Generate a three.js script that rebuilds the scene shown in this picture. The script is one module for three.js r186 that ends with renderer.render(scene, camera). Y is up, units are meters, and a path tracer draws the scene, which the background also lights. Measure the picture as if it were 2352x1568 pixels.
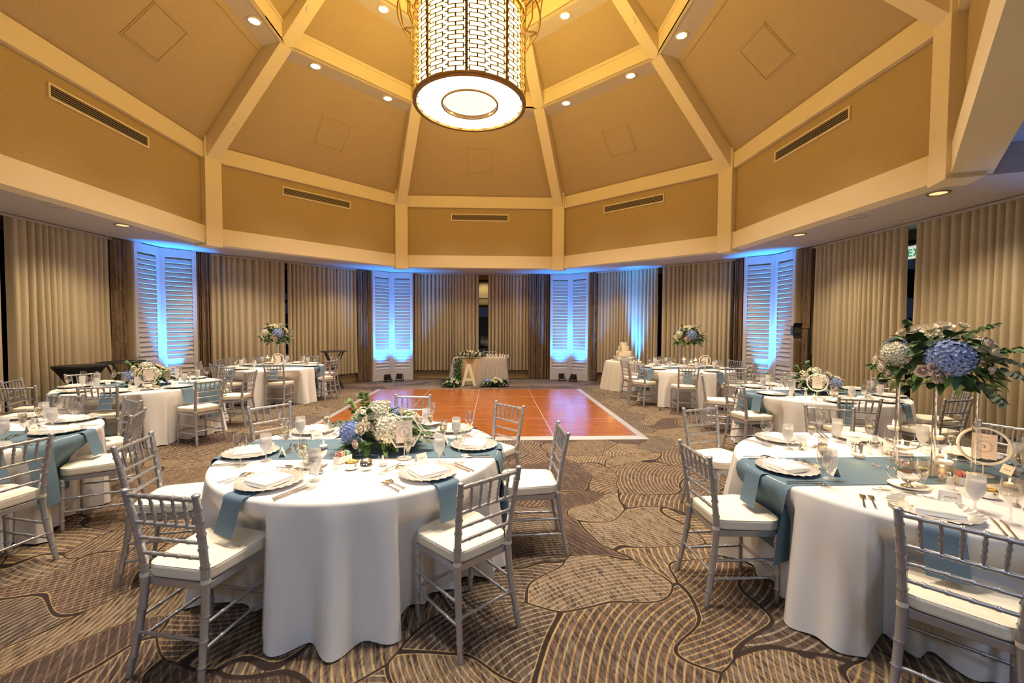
import * as THREE from 'three';
import { mergeGeometries, mergeVertices } from 'three/addons/utils/BufferGeometryUtils.js';
import { RoundedBoxGeometry } from 'three/addons/geometries/RoundedBoxGeometry.js';
import { RectAreaLightUniformsLib } from 'three/addons/lights/RectAreaLightUniformsLib.js';
import { FontLoader } from 'three/addons/loaders/FontLoader.js';
import { TextGeometry } from 'three/addons/geometries/TextGeometry.js';

// ---------------------------------------------------------------- camera, sky, exposure
const scene = new THREE.Scene();
const renderer = new THREE.WebGLRenderer({ antialias: true });
renderer.toneMapping = THREE.LinearToneMapping;
renderer.toneMappingExposure = 1.0;
renderer.shadowMap.enabled = true;
RectAreaLightUniformsLib.init();
const camera = new THREE.PerspectiveCamera(2 * Math.atan(784 / 976.7) * 180 / Math.PI, 2352 / 1568, 0.05, 400);
camera.position.set(0, 1.69, 0);
camera.rotation.order = 'YXZ';
camera.rotation.set(-0.036, -0.0431, 0.004);
scene.background = new THREE.Color().setRGB(0.012, 0.018, 0.034);      // night sky

// light levels
const CH_COL = [1.0, 0.65, 0.105], CH_SIDE = 19, CH_DOWN = 6, CH_UP = 40;   // chandelier
const DL_COL = [1.0, 0.86, 0.68], DL_RING = 52, DL_TOP = 30;               // downlights in the dome rings
const AI_COL = [1.0, 0.76, 0.47], DL_AISLE = 12;                            // downlights in the aisle ceiling
const BLUE = [0.01, 0.28, 1.0], UP_BLUE = 58;                              // blue wall washers
const FO_COL = [0.58, 0.74, 1.0], FOYER = 22;                                // cool ceiling panels of the entrance behind the photographer
const CX = -0.3714, CZ = -6.6524;                                          // centre of the octagonal room

// ---------------------------------------------------------------- helpers
let seed = 12345;
function rnd() { seed = (seed + 0x6D2B79F5) | 0; let t = Math.imul(seed ^ (seed >>> 15), 1 | seed); t = (t + Math.imul(t ^ (t >>> 7), 61 | t)) ^ t; return ((t ^ (t >>> 14)) >>> 0) / 4294967296; }
const rr = (a, b) => a + (b - a) * rnd();
const D2R = Math.PI / 180, PI = Math.PI, cos = Math.cos, sin = Math.sin;
const V = (x, y, z) => new THREE.Vector3(x, y, z);
const lin = (r, g, b) => new THREE.Color().setRGB(r, g, b);
const taken = new Map();
function numbered(n) { const k = taken.get(n) ?? 0; taken.set(n, k + 1); return k ? n + '_' + String(k).padStart(3, '0') : n; }
function shade(o) { o.castShadow = true; o.receiveShadow = true; return o; }
function tag(o, label, category, group) { o.userData.label = label; o.userData.category = category; if (group) o.userData.group = group; return o; }
function thing(name, label, category, p = [0, 0, 0], turn = 0, group) {
  const o = new THREE.Group(); o.name = numbered(name); o.position.set(...p); o.rotation.y = turn; scene.add(o); return tag(o, label, category, group);
}
function part(name, geo, mat, parent, label) {
  const m = shade(new THREE.Mesh(geo, mat)); m.name = name; parent.add(m); if (label) m.userData.label = label; return m;
}
function single(name, geo, mat, label, category, p = [0, 0, 0], turn = 0, group) {
  const m = shade(new THREE.Mesh(geo, mat)); m.name = numbered(name); m.position.set(...p); m.rotation.y = turn; scene.add(m); return tag(m, label, category, group);
}
function struct(name, geo, mat, label, category, p = [0, 0, 0], turn = 0) {
  const m = shade(new THREE.Mesh(geo, mat)); m.name = numbered(name); m.position.set(...p); m.rotation.y = turn; m.userData.kind = 'structure'; scene.add(m); return tag(m, label, category);
}
function structGroup(name, label, category, p = [0, 0, 0], turn = 0) {
  const m = new THREE.Group(); m.name = numbered(name); m.position.set(...p); m.rotation.y = turn; m.userData.kind = 'structure'; scene.add(m); return tag(m, label, category);
}
function dup(o, p, turn, label, group) {
  const c = o.clone(); c.name = numbered(o.name.replace(/_\d\d\d$/, '')); c.position.set(...p); c.rotation.set(0, turn, 0); scene.add(c);
  c.userData = { ...o.userData, label }; if (group) c.userData.group = group; return c;
}
// makes the first of a kind itself, then clones of it
function maker(build) { let proto = null; return (p, turn, label, group) => { if (!proto) { proto = build(label, group); proto.position.set(...p); proto.rotation.y = turn; return proto; } return dup(proto, p, turn, label, group); }; }
function clean(g) { if (g.index === null) { g = mergeVertices(g); } for (const k of Object.keys(g.attributes)) if (!['position', 'normal', 'uv'].includes(k)) g.deleteAttribute(k); if (!g.attributes.uv) g.setAttribute('uv', new THREE.BufferAttribute(new Float32Array(g.attributes.position.count * 2), 2)); return g; }
function M(list) { return mergeGeometries(list.map(clean), false); }
function xf(g, p = [0, 0, 0], r = [0, 0, 0], s = [1, 1, 1]) {
  g.applyMatrix4(new THREE.Matrix4().compose(V(...p), new THREE.Quaternion().setFromEuler(new THREE.Euler(...r)), V(...s))); return g;
}
const bx = (w, h, d, x = 0, y = 0, z = 0, r = [0, 0, 0]) => xf(new THREE.BoxGeometry(w, h, d), [x, y, z], r);
const rb = (w, h, d, rad, x = 0, y = 0, z = 0, r = [0, 0, 0], seg = 2) => xf(clean(new RoundedBoxGeometry(w, h, d, seg, rad)), [x, y, z], r);
const cyl = (r0, r1, h, n = 16, x = 0, y = 0, z = 0, r = [0, 0, 0]) => xf(new THREE.CylinderGeometry(r0, r1, h, n), [x, y, z], r);
const lathe = (pts, n = 20) => new THREE.LatheGeometry(pts.map(([r, y]) => new THREE.Vector2(Math.max(r, 1e-5), y)), n);
// swept tube through points with a radius for every sample
function sweep(pts, radii, n = 8, capped = true) {
  const P = pts.map(q => V(...q)), N = P.length, pos = [], idx = [], uv = [];
  let up = V(0, 0, 1); const t0 = P[1].clone().sub(P[0]).normalize(); if (Math.abs(t0.dot(up)) > 0.9) up = V(1, 0, 0);
  for (let i = 0; i < N; i++) {
    const t = P[Math.min(i + 1, N - 1)].clone().sub(P[Math.max(i - 1, 0)]).normalize();
    const a = up.clone().sub(t.clone().multiplyScalar(up.dot(t))).normalize(), b = t.clone().cross(a); up = a;
    const r = Array.isArray(radii) ? radii[i] : radii;
    for (let j = 0; j < n; j++) { const q = j / n * 2 * PI, c = cos(q) * r, s = sin(q) * r; pos.push(P[i].x + a.x * c + b.x * s, P[i].y + a.y * c + b.y * s, P[i].z + a.z * c + b.z * s); uv.push(j / n, i / N); }
  }
  for (let i = 0; i < N - 1; i++) for (let j = 0; j < n; j++) { const k = (j + 1) % n, A = i * n + j, B = i * n + k, C = A + n, E = B + n; idx.push(A, B, C, B, E, C); }
  if (capped) for (const [i, flip] of [[0, 1], [N - 1, 0]]) { const c = pos.length / 3; pos.push(P[i].x, P[i].y, P[i].z); uv.push(0.5, 0.5); for (let j = 0; j < n; j++) { const A = i * n + j, B = i * n + (j + 1) % n; flip ? idx.push(c, B, A) : idx.push(c, A, B); } }
  const g = new THREE.BufferGeometry(); g.setAttribute('position', new THREE.Float32BufferAttribute(pos, 3)); g.setAttribute('uv', new THREE.Float32BufferAttribute(uv, 2)); g.setIndex(idx); g.computeVertexNormals(); return g;
}
// grid surface f(u,v)->[x,y,z]
function grid(nu, nv, f, uvf) {
  const pos = [], uv = [], idx = [];
  for (let j = 0; j <= nv; j++) for (let i = 0; i <= nu; i++) { const q = f(i / nu, j / nv); pos.push(...q); uv.push(...(uvf ? uvf(i / nu, j / nv) : [i / nu, j / nv])); }
  for (let j = 0; j < nv; j++) for (let i = 0; i < nu; i++) { const a = j * (nu + 1) + i, b = a + 1, c = a + nu + 1, d = c + 1; idx.push(a, b, c, b, d, c); }
  const g = new THREE.BufferGeometry(); g.setAttribute('position', new THREE.Float32BufferAttribute(pos, 3)); g.setAttribute('uv', new THREE.Float32BufferAttribute(uv, 2)); g.setIndex(idx); g.computeVertexNormals(); return g;
}
// solid from two quads (bottom a,b,c,d and top e,f,g,h), flat shaded
function hexa(A) {
  const q = [[0, 1, 2, 3], [7, 6, 5, 4], [0, 4, 5, 1], [1, 5, 6, 2], [2, 6, 7, 3], [3, 7, 4, 0]], pos = [], uv = [], idx = [];
  for (const f of q) { const b = pos.length / 3; const P = f.map(i => V(...A[i])); const ux = P[1].clone().sub(P[0]), L = ux.length() || 1; ux.divideScalar(L); const w = P[3].clone().sub(P[0]); for (const p of P) { const d = p.clone().sub(P[0]); pos.push(p.x, p.y, p.z); const du = d.dot(ux); uv.push(du, d.clone().sub(ux.clone().multiplyScalar(du)).length()); } idx.push(b, b + 1, b + 2, b, b + 2, b + 3); }
  const g = new THREE.BufferGeometry(); g.setAttribute('position', new THREE.Float32BufferAttribute(pos, 3)); g.setAttribute('uv', new THREE.Float32BufferAttribute(uv, 2)); g.setIndex(idx);
  // make the faces point outwards
  const c = V(0, 0, 0); A.forEach(p => c.add(V(...p))); c.divideScalar(8); const I = g.index.array, p = g.attributes.position;
  for (let i = 0; i < I.length; i += 3) { const a = V().fromBufferAttribute(p, I[i]), b = V().fromBufferAttribute(p, I[i + 1]), d = V().fromBufferAttribute(p, I[i + 2]); const n = b.clone().sub(a).cross(d.clone().sub(a)); if (n.dot(a.clone().sub(c)) < 0) { const t = I[i + 1]; I[i + 1] = I[i + 2]; I[i + 2] = t; } }
  g.computeVertexNormals(); return g;
}
// octagon: point of bay k (45 degrees each, 0 = far wall): lateral, height, distance from the centre
const bayA = k => k * 45 * D2R;
const bayP = (k, lat, y, a) => [CX + sin(bayA(k)) * a + cos(bayA(k)) * lat, y, CZ - cos(bayA(k)) * a + sin(bayA(k)) * lat];
const bayT = k => -bayA(k);
const T8 = Math.tan(22.5 * D2R), C8 = cos(22.5 * D2R);
const BAYN = { '-3': 'near_left', '-2': 'left', '-1': 'far_left', 0: 'far', 1: 'far_right', 2: 'right', 3: 'near_right', 4: 'near' };
const BAYW = { '-3': 'near left', '-2': 'left', '-1': 'far left', 0: 'far', 1: 'far right', 2: 'right', 3: 'near right', 4: 'near' };
const BAYS = [-3, -2, -1, 0, 1, 2, 3, 4];
// local slab of a bay (x lateral, z = -distance from centre): band between (a0,y0) and (a1,y1), thickness th along +/- y
function baySlab(a0, y0, a1, y1, th, inset = 0) {
  const w0 = a0 * T8 - inset, w1 = a1 * T8 - inset;
  return hexa([[-w0, y0, -a0], [w0, y0, -a0], [w1, y1, -a1], [-w1, y1, -a1], [-w0, y0 + th, -a0], [w0, y0 + th, -a0], [w1, y1 + th, -a1], [-w1, y1 + th, -a1]]);
}
// vertical wall of a bay between distances a0 (inner face) and a1, heights y0..y1
const bayWall = (a0, a1, y0, y1) => hexa([[-a0 * T8, y0, -a0], [a0 * T8, y0, -a0], [a1 * T8, y0, -a1], [-a1 * T8, y0, -a1], [-a0 * T8, y1, -a0], [a0 * T8, y1, -a0], [a1 * T8, y1, -a1], [-a1 * T8, y1, -a1]]);
const O3 = [CX, 0, CZ];

// ---------------------------------------------------------------- textures
function dataTex(n, m, f, srgb, rep) {
  const d = new Uint8Array(n * m * 4);
  for (let j = 0; j < m; j++) for (let i = 0; i < n; i++) { const c = f(i, j), o = (j * n + i) * 4; d[o] = c[0]; d[o + 1] = c[1]; d[o + 2] = c[2]; d[o + 3] = 255; }
  const t = new THREE.DataTexture(d, n, m); t.wrapS = t.wrapT = THREE.RepeatWrapping; t.magFilter = THREE.LinearFilter; t.minFilter = THREE.LinearMipmapLinearFilter; t.generateMipmaps = true;
  if (srgb) t.colorSpace = THREE.SRGBColorSpace; if (rep) t.repeat.set(...rep); t.needsUpdate = true; return t;
}
function hash(i, j, k = 0) { let h = (i * 374761393 + j * 668265263 + k * 2147483647) | 0; h = Math.imul(h ^ (h >>> 13), 1274126177); h ^= h >>> 16; return (h >>> 0) / 4294967296; }
const sm = t => t * t * (3 - 2 * t);
function vnoise(x, y, per, k = 0) { // periodic value noise
  const X = Math.floor(x), Y = Math.floor(y), fx = sm(x - X), fy = sm(y - Y), w = i => ((i % per) + per) % per;
  const a = hash(w(X), w(Y), k), b = hash(w(X + 1), w(Y), k), c = hash(w(X), w(Y + 1), k), d = hash(w(X + 1), w(Y + 1), k);
  return (a + (b - a) * fx) * (1 - fy) + (c + (d - c) * fx) * fy;
}
const clamp = (x, a = 0, b = 1) => Math.max(a, Math.min(b, x));
const mix = (a, b, t) => a.map((v, i) => v + (b[i] - v) * t);
// carpet: overlapping leaf shapes outlined in dark brown, each with its own set of arced stripes; 1 tile = 5.2 m
const CARPET = 5.2, CN = 2048;
const carpetPx = (() => {
  const G = 9, cells = [];
  for (let j = 0; j < G; j++) for (let i = 0; i < G; i++) { const a = hash(i, j, 1) * 2 * PI, d = 1.3 + hash(i, j, 5) * 1.5; cells.push({ x: i + 0.15 + 0.7 * hash(i, j, 2), y: j + 0.15 + 0.7 * hash(i, j, 3), ox: cos(a) * d, oy: sin(a) * d, pitch: 0.030 + 0.022 * hash(i, j, 4), kind: Math.floor(hash(i, j, 6) * 6), ph: hash(i, j, 7) }); }
  const browns = [[92, 68, 55], [82, 60, 50], [112, 88, 70], [74, 54, 46], [118, 96, 76], [88, 68, 54]];
  const lines = [[190, 154, 86], [172, 144, 104], [196, 162, 90], [160, 134, 104], [176, 152, 108], [160, 152, 126]];
  return (i, j) => {
    let u = i / CN * G, v = j / CN * G;
    const wx = vnoise(u * 1.0 + 3, v * 1.0, G, 11) - 0.5 + 0.5 * (vnoise(u * 2, v * 2 + 7, 2 * G, 12) - 0.5), wy = vnoise(u * 1.0, v * 1.0 + 9, G, 13) - 0.5 + 0.5 * (vnoise(u * 2 + 1, v * 2, 2 * G, 14) - 0.5);
    const x = u + 1.15 * wx, y = v + 1.15 * wy, X = Math.floor(x), Y = Math.floor(y);
    let d1 = 9, d2 = 9, best = null, bx_ = 0, by_ = 0;
    for (let b = -2; b <= 2; b++) for (let a = -2; a <= 2; a++) {
      const c = cells[((Y + b) % G + G) % G * G + ((X + a) % G + G) % G], px = X + a + c.x - Math.floor(c.x), py = Y + b + c.y - Math.floor(c.y);
      const dx = x - px, dy = y - py, e = dx * 0.72 + dy * 0.42, f = -dx * 0.42 * 1.25 + dy * 0.9, d = Math.sqrt(e * e + f * f);
      if (d < d1) { d2 = d1; d1 = d; best = c; bx_ = u - px; by_ = v - py; } else if (d < d2) d2 = d;
    }
    const edge = d2 - d1;
    const sx = bx_ - best.ox, sy = by_ - best.oy, R = Math.sqrt(sx * sx + sy * sy) * (CARPET / G) + 0.05 * (vnoise(u, v, G, 20) - 0.5);
    const s = ((R / best.pitch + best.ph) % 1 + 1) % 1;
    const cross = (((bx_ * 0.8 + by_ * 0.6) * (CARPET / G) / (best.pitch * 1.1)) % 1 + 1) % 1;
    const streak = vnoise((u + v * 0.35) * 70, (v - u * 0.3) * 8, 70 * G, 31), speck = hash(i, j, 40), dash = vnoise((u - 0.25 * v) * 95, (v + 0.2 * u) * 16, 95 * G, 33);
    let col = mix(browns[best.kind], [58, 41, 35], clamp((streak - 0.48) * 2.6));
    col = mix(col, [150, 126, 104], clamp((0.36 - streak) * 2.0) * 0.7);
    if (best.kind !== 3 && s < 0.36) { const t = clamp(1.6 - 1.6 * Math.abs(s - 0.18) / 0.18) * (0.35 + 0.8 * dash); col = mix(col, lines[best.kind], clamp(t)); }
    if (best.kind === 3 || best.kind === 1) if (cross < 0.2) col = mix(col, lines[best.kind], 0.42 * (0.4 + dash));
    if (dash > 0.7 && best.kind % 2 === 0) col = mix(col, [124, 128, 120], 0.45);
    const ew = 0.026 + 0.026 * vnoise(u * 1, v * 1, 9, 44);
    if (edge < ew) { const t = clamp((ew - edge) / 0.012); col = mix(col, [44, 28, 21], t); }
    else if (edge < ew + 0.016 && best.ph > 0.35) col = mix(col, [190, 158, 96], 0.8);
    const n = (speck - 0.5) * 26; const lum = 0.35 * col[0] + 0.45 * col[1] + 0.2 * col[2]; return [0, 1, 2].map(i => clamp((lum + (col[i] - lum) * 0.86 + n) * 0.92, 0, 255));
  };
})();
const carpetTex = dataTex(CN, CN, carpetPx, true);
const noiseTex = (n, per, lo, hi, k) => dataTex(n, n, (i, j) => { const v = 0.55 * vnoise(i / n * per, j / n * per, per, k) + 0.3 * vnoise(i / n * per * 4, j / n * per * 4, per * 4, k + 1) + 0.15 * hash(i, j, k + 2), q = Math.round(255 * (lo + (hi - lo) * v)); return [q, q, q]; }, true);
const wallTex = noiseTex(512, 96, 0.93, 1.0, 50); wallTex.repeat.set(0.8, 0.8);
const plaster = dataTex(256, 256, (i, j) => { const q = Math.round(255 * (0.5 * hash(i, j, 61) + 0.5 * vnoise(i / 4, j / 4, 64, 62))); return [q, q, q]; }, false); plaster.repeat.set(2, 2);
// woven cloth relief
const weave = dataTex(128, 128, (i, j) => { const q = Math.round(255 * (0.5 + 0.25 * sin(i / 128 * PI * 64) + 0.25 * sin(j / 128 * PI * 64))); return [q, q, q]; }, false); weave.repeat.set(12, 12);
// fabric of the dark side drapes: fine vertical streaks
const drapeTex = dataTex(512, 256, (i, j) => { const v = 0.6 * vnoise(i / 4, j / 64, 128, 71) + 0.4 * vnoise(i / 1.5, j / 12, 340, 72), q = 120 + 135 * v; return [q, q * 0.97, q * 0.93]; }, true);
// dance floor wood: narrow strips with grain
const woodTex = dataTex(1024, 1024, (i, j) => {
  const row = Math.floor(j / 64), off = hash(row, 3, 80) * 1024, bl = Math.floor((i + off) / 512), tone = hash(row, bl, 81);
  const g = vnoise((i + off) / 40, j / 2.5, 4096, 82 + row), g2 = vnoise((i + off) / 9, j / 1.2, 4096, 83);
  let c = mix([142, 80, 34], [166, 100, 44], tone); c = mix(c, [106, 52, 20], clamp(g - 0.35) * 0.9); c = mix(c, [122, 62, 26], g2 * 0.3);
  if (j % 64 < 1) c = mix(c, [96, 40, 18], 0.55); if ((i + off) % 512 < 2) c = mix(c, [96, 40, 18], 0.5); return c;
}, true);
const scuffTex = dataTex(256, 256, (i, j) => { const q = Math.round(255 * clamp(0.62 + 0.22 * (vnoise(i / 30, j / 30, 9, 90) - 0.5) + 0.08 * (vnoise(i / 6, j / 6, 43, 91) - 0.5))); return [q, q, q]; }, false);

// ---------------------------------------------------------------- materials
const std = o => new THREE.MeshStandardMaterial({ side: THREE.DoubleSide, ...o });
const phy = o => new THREE.MeshPhysicalMaterial({ side: THREE.DoubleSide, ...o });
const mat = {
  beam: std({ color: lin(0.76, 0.65, 0.44), roughness: 0.75, bumpMap: plaster, bumpScale: 0.0006 }),
  wall: std({ color: lin(0.47, 0.345, 0.16), roughness: 0.9, map: wallTex, bumpMap: plaster, bumpScale: 0.0012 }),
  ceil: std({ color: lin(0.50, 0.375, 0.21), roughness: 0.9, map: wallTex, bumpMap: plaster, bumpScale: 0.001 }),
  soffit: std({ color: lin(0.62, 0.55, 0.47), roughness: 0.85 }),
  aisle: std({ color: lin(0.50, 0.46, 0.45), roughness: 0.7, map: wallTex }),
  white: std({ color: lin(0.60, 0.58, 0.57), roughness: 0.5 }),
  plinth: std({ color: lin(0.46, 0.36, 0.24), roughness: 0.6 }),
  curtain: std({ color: lin(0.54, 0.47, 0.345), roughness: 0.95, bumpMap: weave, bumpScale: 0.0004 }),
  drape: std({ color: lin(0.40, 0.30, 0.23), roughness: 0.9, map: drapeTex }),
  carpet: std({ map: carpetTex, roughness: 1, bumpMap: carpetTex, bumpScale: 0.002 }),
  wood: std({ map: woodTex, roughness: 0.36, roughnessMap: scuffTex }),
  alu: std({ color: lin(0.66, 0.64, 0.62), roughness: 0.42, metalness: 0.75 }),
  lattice: std({ color: lin(0.13, 0.075, 0.028), roughness: 0.6, metalness: 0.2 }),
  brass: std({ color: lin(0.34, 0.21, 0.08), roughness: 0.42, metalness: 0.7 }),
  cloth: phy({ color: lin(0.82, 0.80, 0.79), roughness: 0.85, sheen: 0.3, sheenRoughness: 0.5, bumpMap: weave, bumpScale: 0.0002 }),
  blue: phy({ color: lin(0.105, 0.175, 0.235), roughness: 0.75, sheen: 0.4, sheenRoughness: 0.4 }),
  napBlue: phy({ color: lin(0.115, 0.19, 0.265), roughness: 0.7, sheen: 0.4, sheenRoughness: 0.4 }),
  paper: std({ color: lin(0.86, 0.84, 0.80), roughness: 0.8 }),
  silver: std({ color: lin(0.52, 0.53, 0.57), roughness: 0.31, metalness: 0.72 }),
  cushion: phy({ color: lin(0.83, 0.77, 0.64), roughness: 0.85, sheen: 0.2, bumpMap: weave, bumpScale: 0.0003 }),
  steel: std({ color: lin(0.80, 0.77, 0.72), roughness: 0.16, metalness: 1 }),
  charger: std({ color: lin(0.84, 0.82, 0.78), roughness: 0.26, metalness: 0.6 }),
  china: std({ color: lin(0.84, 0.82, 0.78), roughness: 0.2 }),
  glass: phy({ color: lin(1, 1, 1), roughness: 0.02, transmission: 1, thickness: 0.004, ior: 1.45, side: THREE.FrontSide }),
  frost: phy({ color: lin(0.96, 0.96, 0.96), roughness: 0.45, transmission: 0.85, thickness: 0, ior: 1.45 }),
  acrylic: phy({ color: lin(1, 1, 1), roughness: 0.03, transmission: 1, thickness: 0.02, ior: 1.45, side: THREE.FrontSide }),
  champagne: phy({ color: lin(1, 0.96, 0.82), roughness: 0.02, transmission: 1, thickness: 0.03, ior: 1.33, attenuationColor: lin(0.95, 0.80, 0.45), attenuationDistance: 0.10, side: THREE.FrontSide }),
  water: phy({ color: lin(1, 1, 1), roughness: 0.0, transmission: 1, thickness: 0.05, ior: 1.33, side: THREE.FrontSide }),
  pane: phy({ color: lin(1, 1, 1), roughness: 0.02, transmission: 1, thickness: 0, ior: 1.5 }),
  stemware: phy({ color: lin(0.95, 0.95, 0.95), roughness: 0.02, transmission: 1, thickness: 0, ior: 1.95 }),
  black: std({ color: lin(0.012, 0.012, 0.013), roughness: 0.5 }),
  spandex: std({ color: lin(0.010, 0.010, 0.012), roughness: 0.8 }),
  darkWood: std({ color: lin(0.035, 0.02, 0.014), roughness: 0.35 }),
  dark: std({ color: lin(0.03, 0.027, 0.024), roughness: 0.8 }),
  bronze: std({ color: lin(0.05, 0.035, 0.025), roughness: 0.5 }),
  leafA: std({ color: lin(0.045, 0.105, 0.03), roughness: 0.55 }),
  leafB: std({ color: lin(0.10, 0.19, 0.045), roughness: 0.55 }),
  leafC: std({ color: lin(0.13, 0.17, 0.12), roughness: 0.6 }),
  leafD: std({ color: lin(0.028, 0.065, 0.022), roughness: 0.5 }),
  stem: std({ color: lin(0.12, 0.15, 0.05), roughness: 0.7 }),
  hydW: std({ color: lin(0.86, 0.82, 0.68), roughness: 0.75, vertexColors: true }),
  hydB: std({ color: lin(0.30, 0.40, 0.74), roughness: 0.75, vertexColors: true }),
  rose: std({ color: lin(0.84, 0.76, 0.62), roughness: 0.7 }),
  roseP: std({ color: lin(0.78, 0.66, 0.60), roughness: 0.7 }),
  foam: std({ color: lin(0.03, 0.06, 0.025), roughness: 0.9 }),
  wax: phy({ color: lin(0.85, 0.80, 0.72), roughness: 0.5 }),
  crystal: phy({ color: lin(0.80, 0.60, 0.46), roughness: 0.08, clearcoat: 1 }),
  flame: std({ color: lin(0, 0, 0), emissive: lin(1.0, 0.55, 0.16), emissiveIntensity: 14 }),
  lampWarm: std({ color: lin(0.1, 0.1, 0.1), emissive: lin(1.0, 0.86, 0.62), emissiveIntensity: 5 }),
  lampAisle: std({ color: lin(0.1, 0.1, 0.1), emissive: lin(1.0, 0.80, 0.36), emissiveIntensity: 1.1 }),
  shade: std({ color: lin(0.6, 0.55, 0.45), emissive: lin(1.0, 0.80, 0.46), emissiveIntensity: 4 }),
  shadeDisc: std({ color: lin(0.6, 0.55, 0.45), emissive: lin(1.0, 0.84, 0.56), emissiveIntensity: 3 }),
  shadeCore: std({ color: lin(0.6, 0.55, 0.45), emissive: lin(0.92, 0.88, 0.78), emissiveIntensity: 1.05 }),
  blueLens: std({ color: lin(0.02, 0.05, 0.1), emissive: lin(0.2, 0.55, 1.0), emissiveIntensity: 2.5 }),
};
const mBlueGroup = 'blue wall washers on the floor';
// ---------------------------------------------------------------- the setting
{ // floor
  const g = new THREE.BoxGeometry(20, 0.12, 22); const f = struct('floor', g, mat.carpet, 'brown patterned carpet with leaf shapes and striped arcs', 'floor', [0, -0.06, -5]);
  carpetTex.repeat.set(20 / CARPET, 22 / CARPET);
}
// dome: upper wall, beams, posts, sloping ceilings, rings
const RING1 = { ao: 3.843, ai: 3.40, y: 6.75, t: 7.07 }, RING2 = { ao: 2.67, ai: 2.25, y: 7.69, t: 8.0 };
let trimNo = 1, winNo = 1;
for (const k of BAYS) {
  const W = BAYW[k], t = bayT(k);
  struct('wall_upper_' + BAYN[k], bayWall(5.38, 5.5, 3.5, 5.4), mat.wall, `tan upper wall panel of the ${W} bay under the dome`, 'wall', O3, t);
  struct('trim_' + trimNo++, bayWall(5.30, Math.abs(k) === 3 ? 5.62 : 5.55, 3.31, 3.645), mat.beam, `cream lower beam along the ${W} bay of the dome`, 'beam', O3, t);
  struct('trim_' + trimNo++, bayWall(5.30, 5.55, 4.965, 5.275), mat.beam, `cream upper beam at the foot of the ${W} sloping ceiling`, 'beam', O3, t);
  // lower sloping ceiling with an access panel
  const c1 = structGroup('ceiling', `tan sloping lower ceiling panel of the ${W} bay`, 'ceiling', O3, t);
  part('panel', baySlab(5.50, 5.13, RING1.ao, RING1.y, 0.06), mat.ceil, c1);
  { // access hatch: square frame groove and door on the slope
    const s = (RING1.y - 5.13) / (5.50 - RING1.ao), ang = Math.atan(s), am = 4.61, ym = 5.13 + s * (5.5 - am);
    const hatch = new THREE.Group(); hatch.name = 'access_panel'; c1.add(hatch); hatch.position.set(0, ym - 0.010, -am - 0.010); hatch.rotation.x = -ang;
    part('door', rb(0.60, 0.012, 0.60, 0.004, 0, -0.002, 0), mat.ceil, hatch);
    part('frame', M([bx(0.68, 0.016, 0.022, 0, -0.002, 0.325), bx(0.68, 0.016, 0.022, 0, -0.002, -0.325), bx(0.022, 0.016, 0.64, 0.325, -0.002, 0), bx(0.022, 0.016, 0.64, -0.325, -0.002, 0)]), mat.ceil, hatch);
    part('latch', cyl(0.012, 0.012, 0.016, 10, -0.26, -0.004, 0.05), mat.soffit, hatch);
  }
  const r1 = structGroup('ceiling', `boxed lower light ring of the dome in the ${W} bay`, 'ceiling', O3, t);
  part('soffit', baySlab(RING1.ao, RING1.y, RING1.ai, RING1.y, 0.04), mat.soffit, r1);
  part('fascia', bayWall(RING1.ai, RING1.ai + 0.05, RING1.y - 0.012, RING1.t), mat.beam, r1);
  part('moulding', bayWall(RING1.ai - 0.025, RING1.ai + 0.05, RING1.t - 0.02, RING1.t + 0.04), mat.beam, r1);
  part('edge_moulding', baySlab(RING1.ao + 0.07, RING1.y - 0.085, RING1.ao, RING1.y - 0.012, 0.03), mat.ceil, r1);
  struct('ceiling', baySlab(RING1.ai + 0.02, RING1.t + 0.02, RING2.ao, RING2.y, 0.06), mat.ceil, `gold lit middle ceiling panel of the ${W} bay above the lower ring`, 'ceiling', O3, t);
  const r2 = structGroup('ceiling', `boxed upper light ring of the dome in the ${W} bay`, 'ceiling', O3, t);
  part('soffit', baySlab(RING2.ao, RING2.y, RING2.ai, RING2.y, 0.04), mat.soffit, r2);
  part('fascia', bayWall(RING2.ai, RING2.ai + 0.05, RING2.y - 0.012, RING2.t), mat.beam, r2);
  part('moulding', bayWall(RING2.ai - 0.025, RING2.ai + 0.05, RING2.t - 0.02, RING2.t + 0.04), mat.beam, r2);
  struct('ceiling', baySlab(RING2.ai + 0.02, RING2.t + 0.02, 0.5, 9.66, 0.06), mat.ceil, `top ceiling panel of the ${W} bay beside the apex`, 'ceiling', O3, t);
}
struct('ceiling', new THREE.CylinderGeometry(0.62, 0.62, 0.1, 8, 1).rotateY(PI / 8), mat.ceil, 'small octagonal cap at the apex of the dome', 'ceiling', [CX, 9.7, CZ]);
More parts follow.
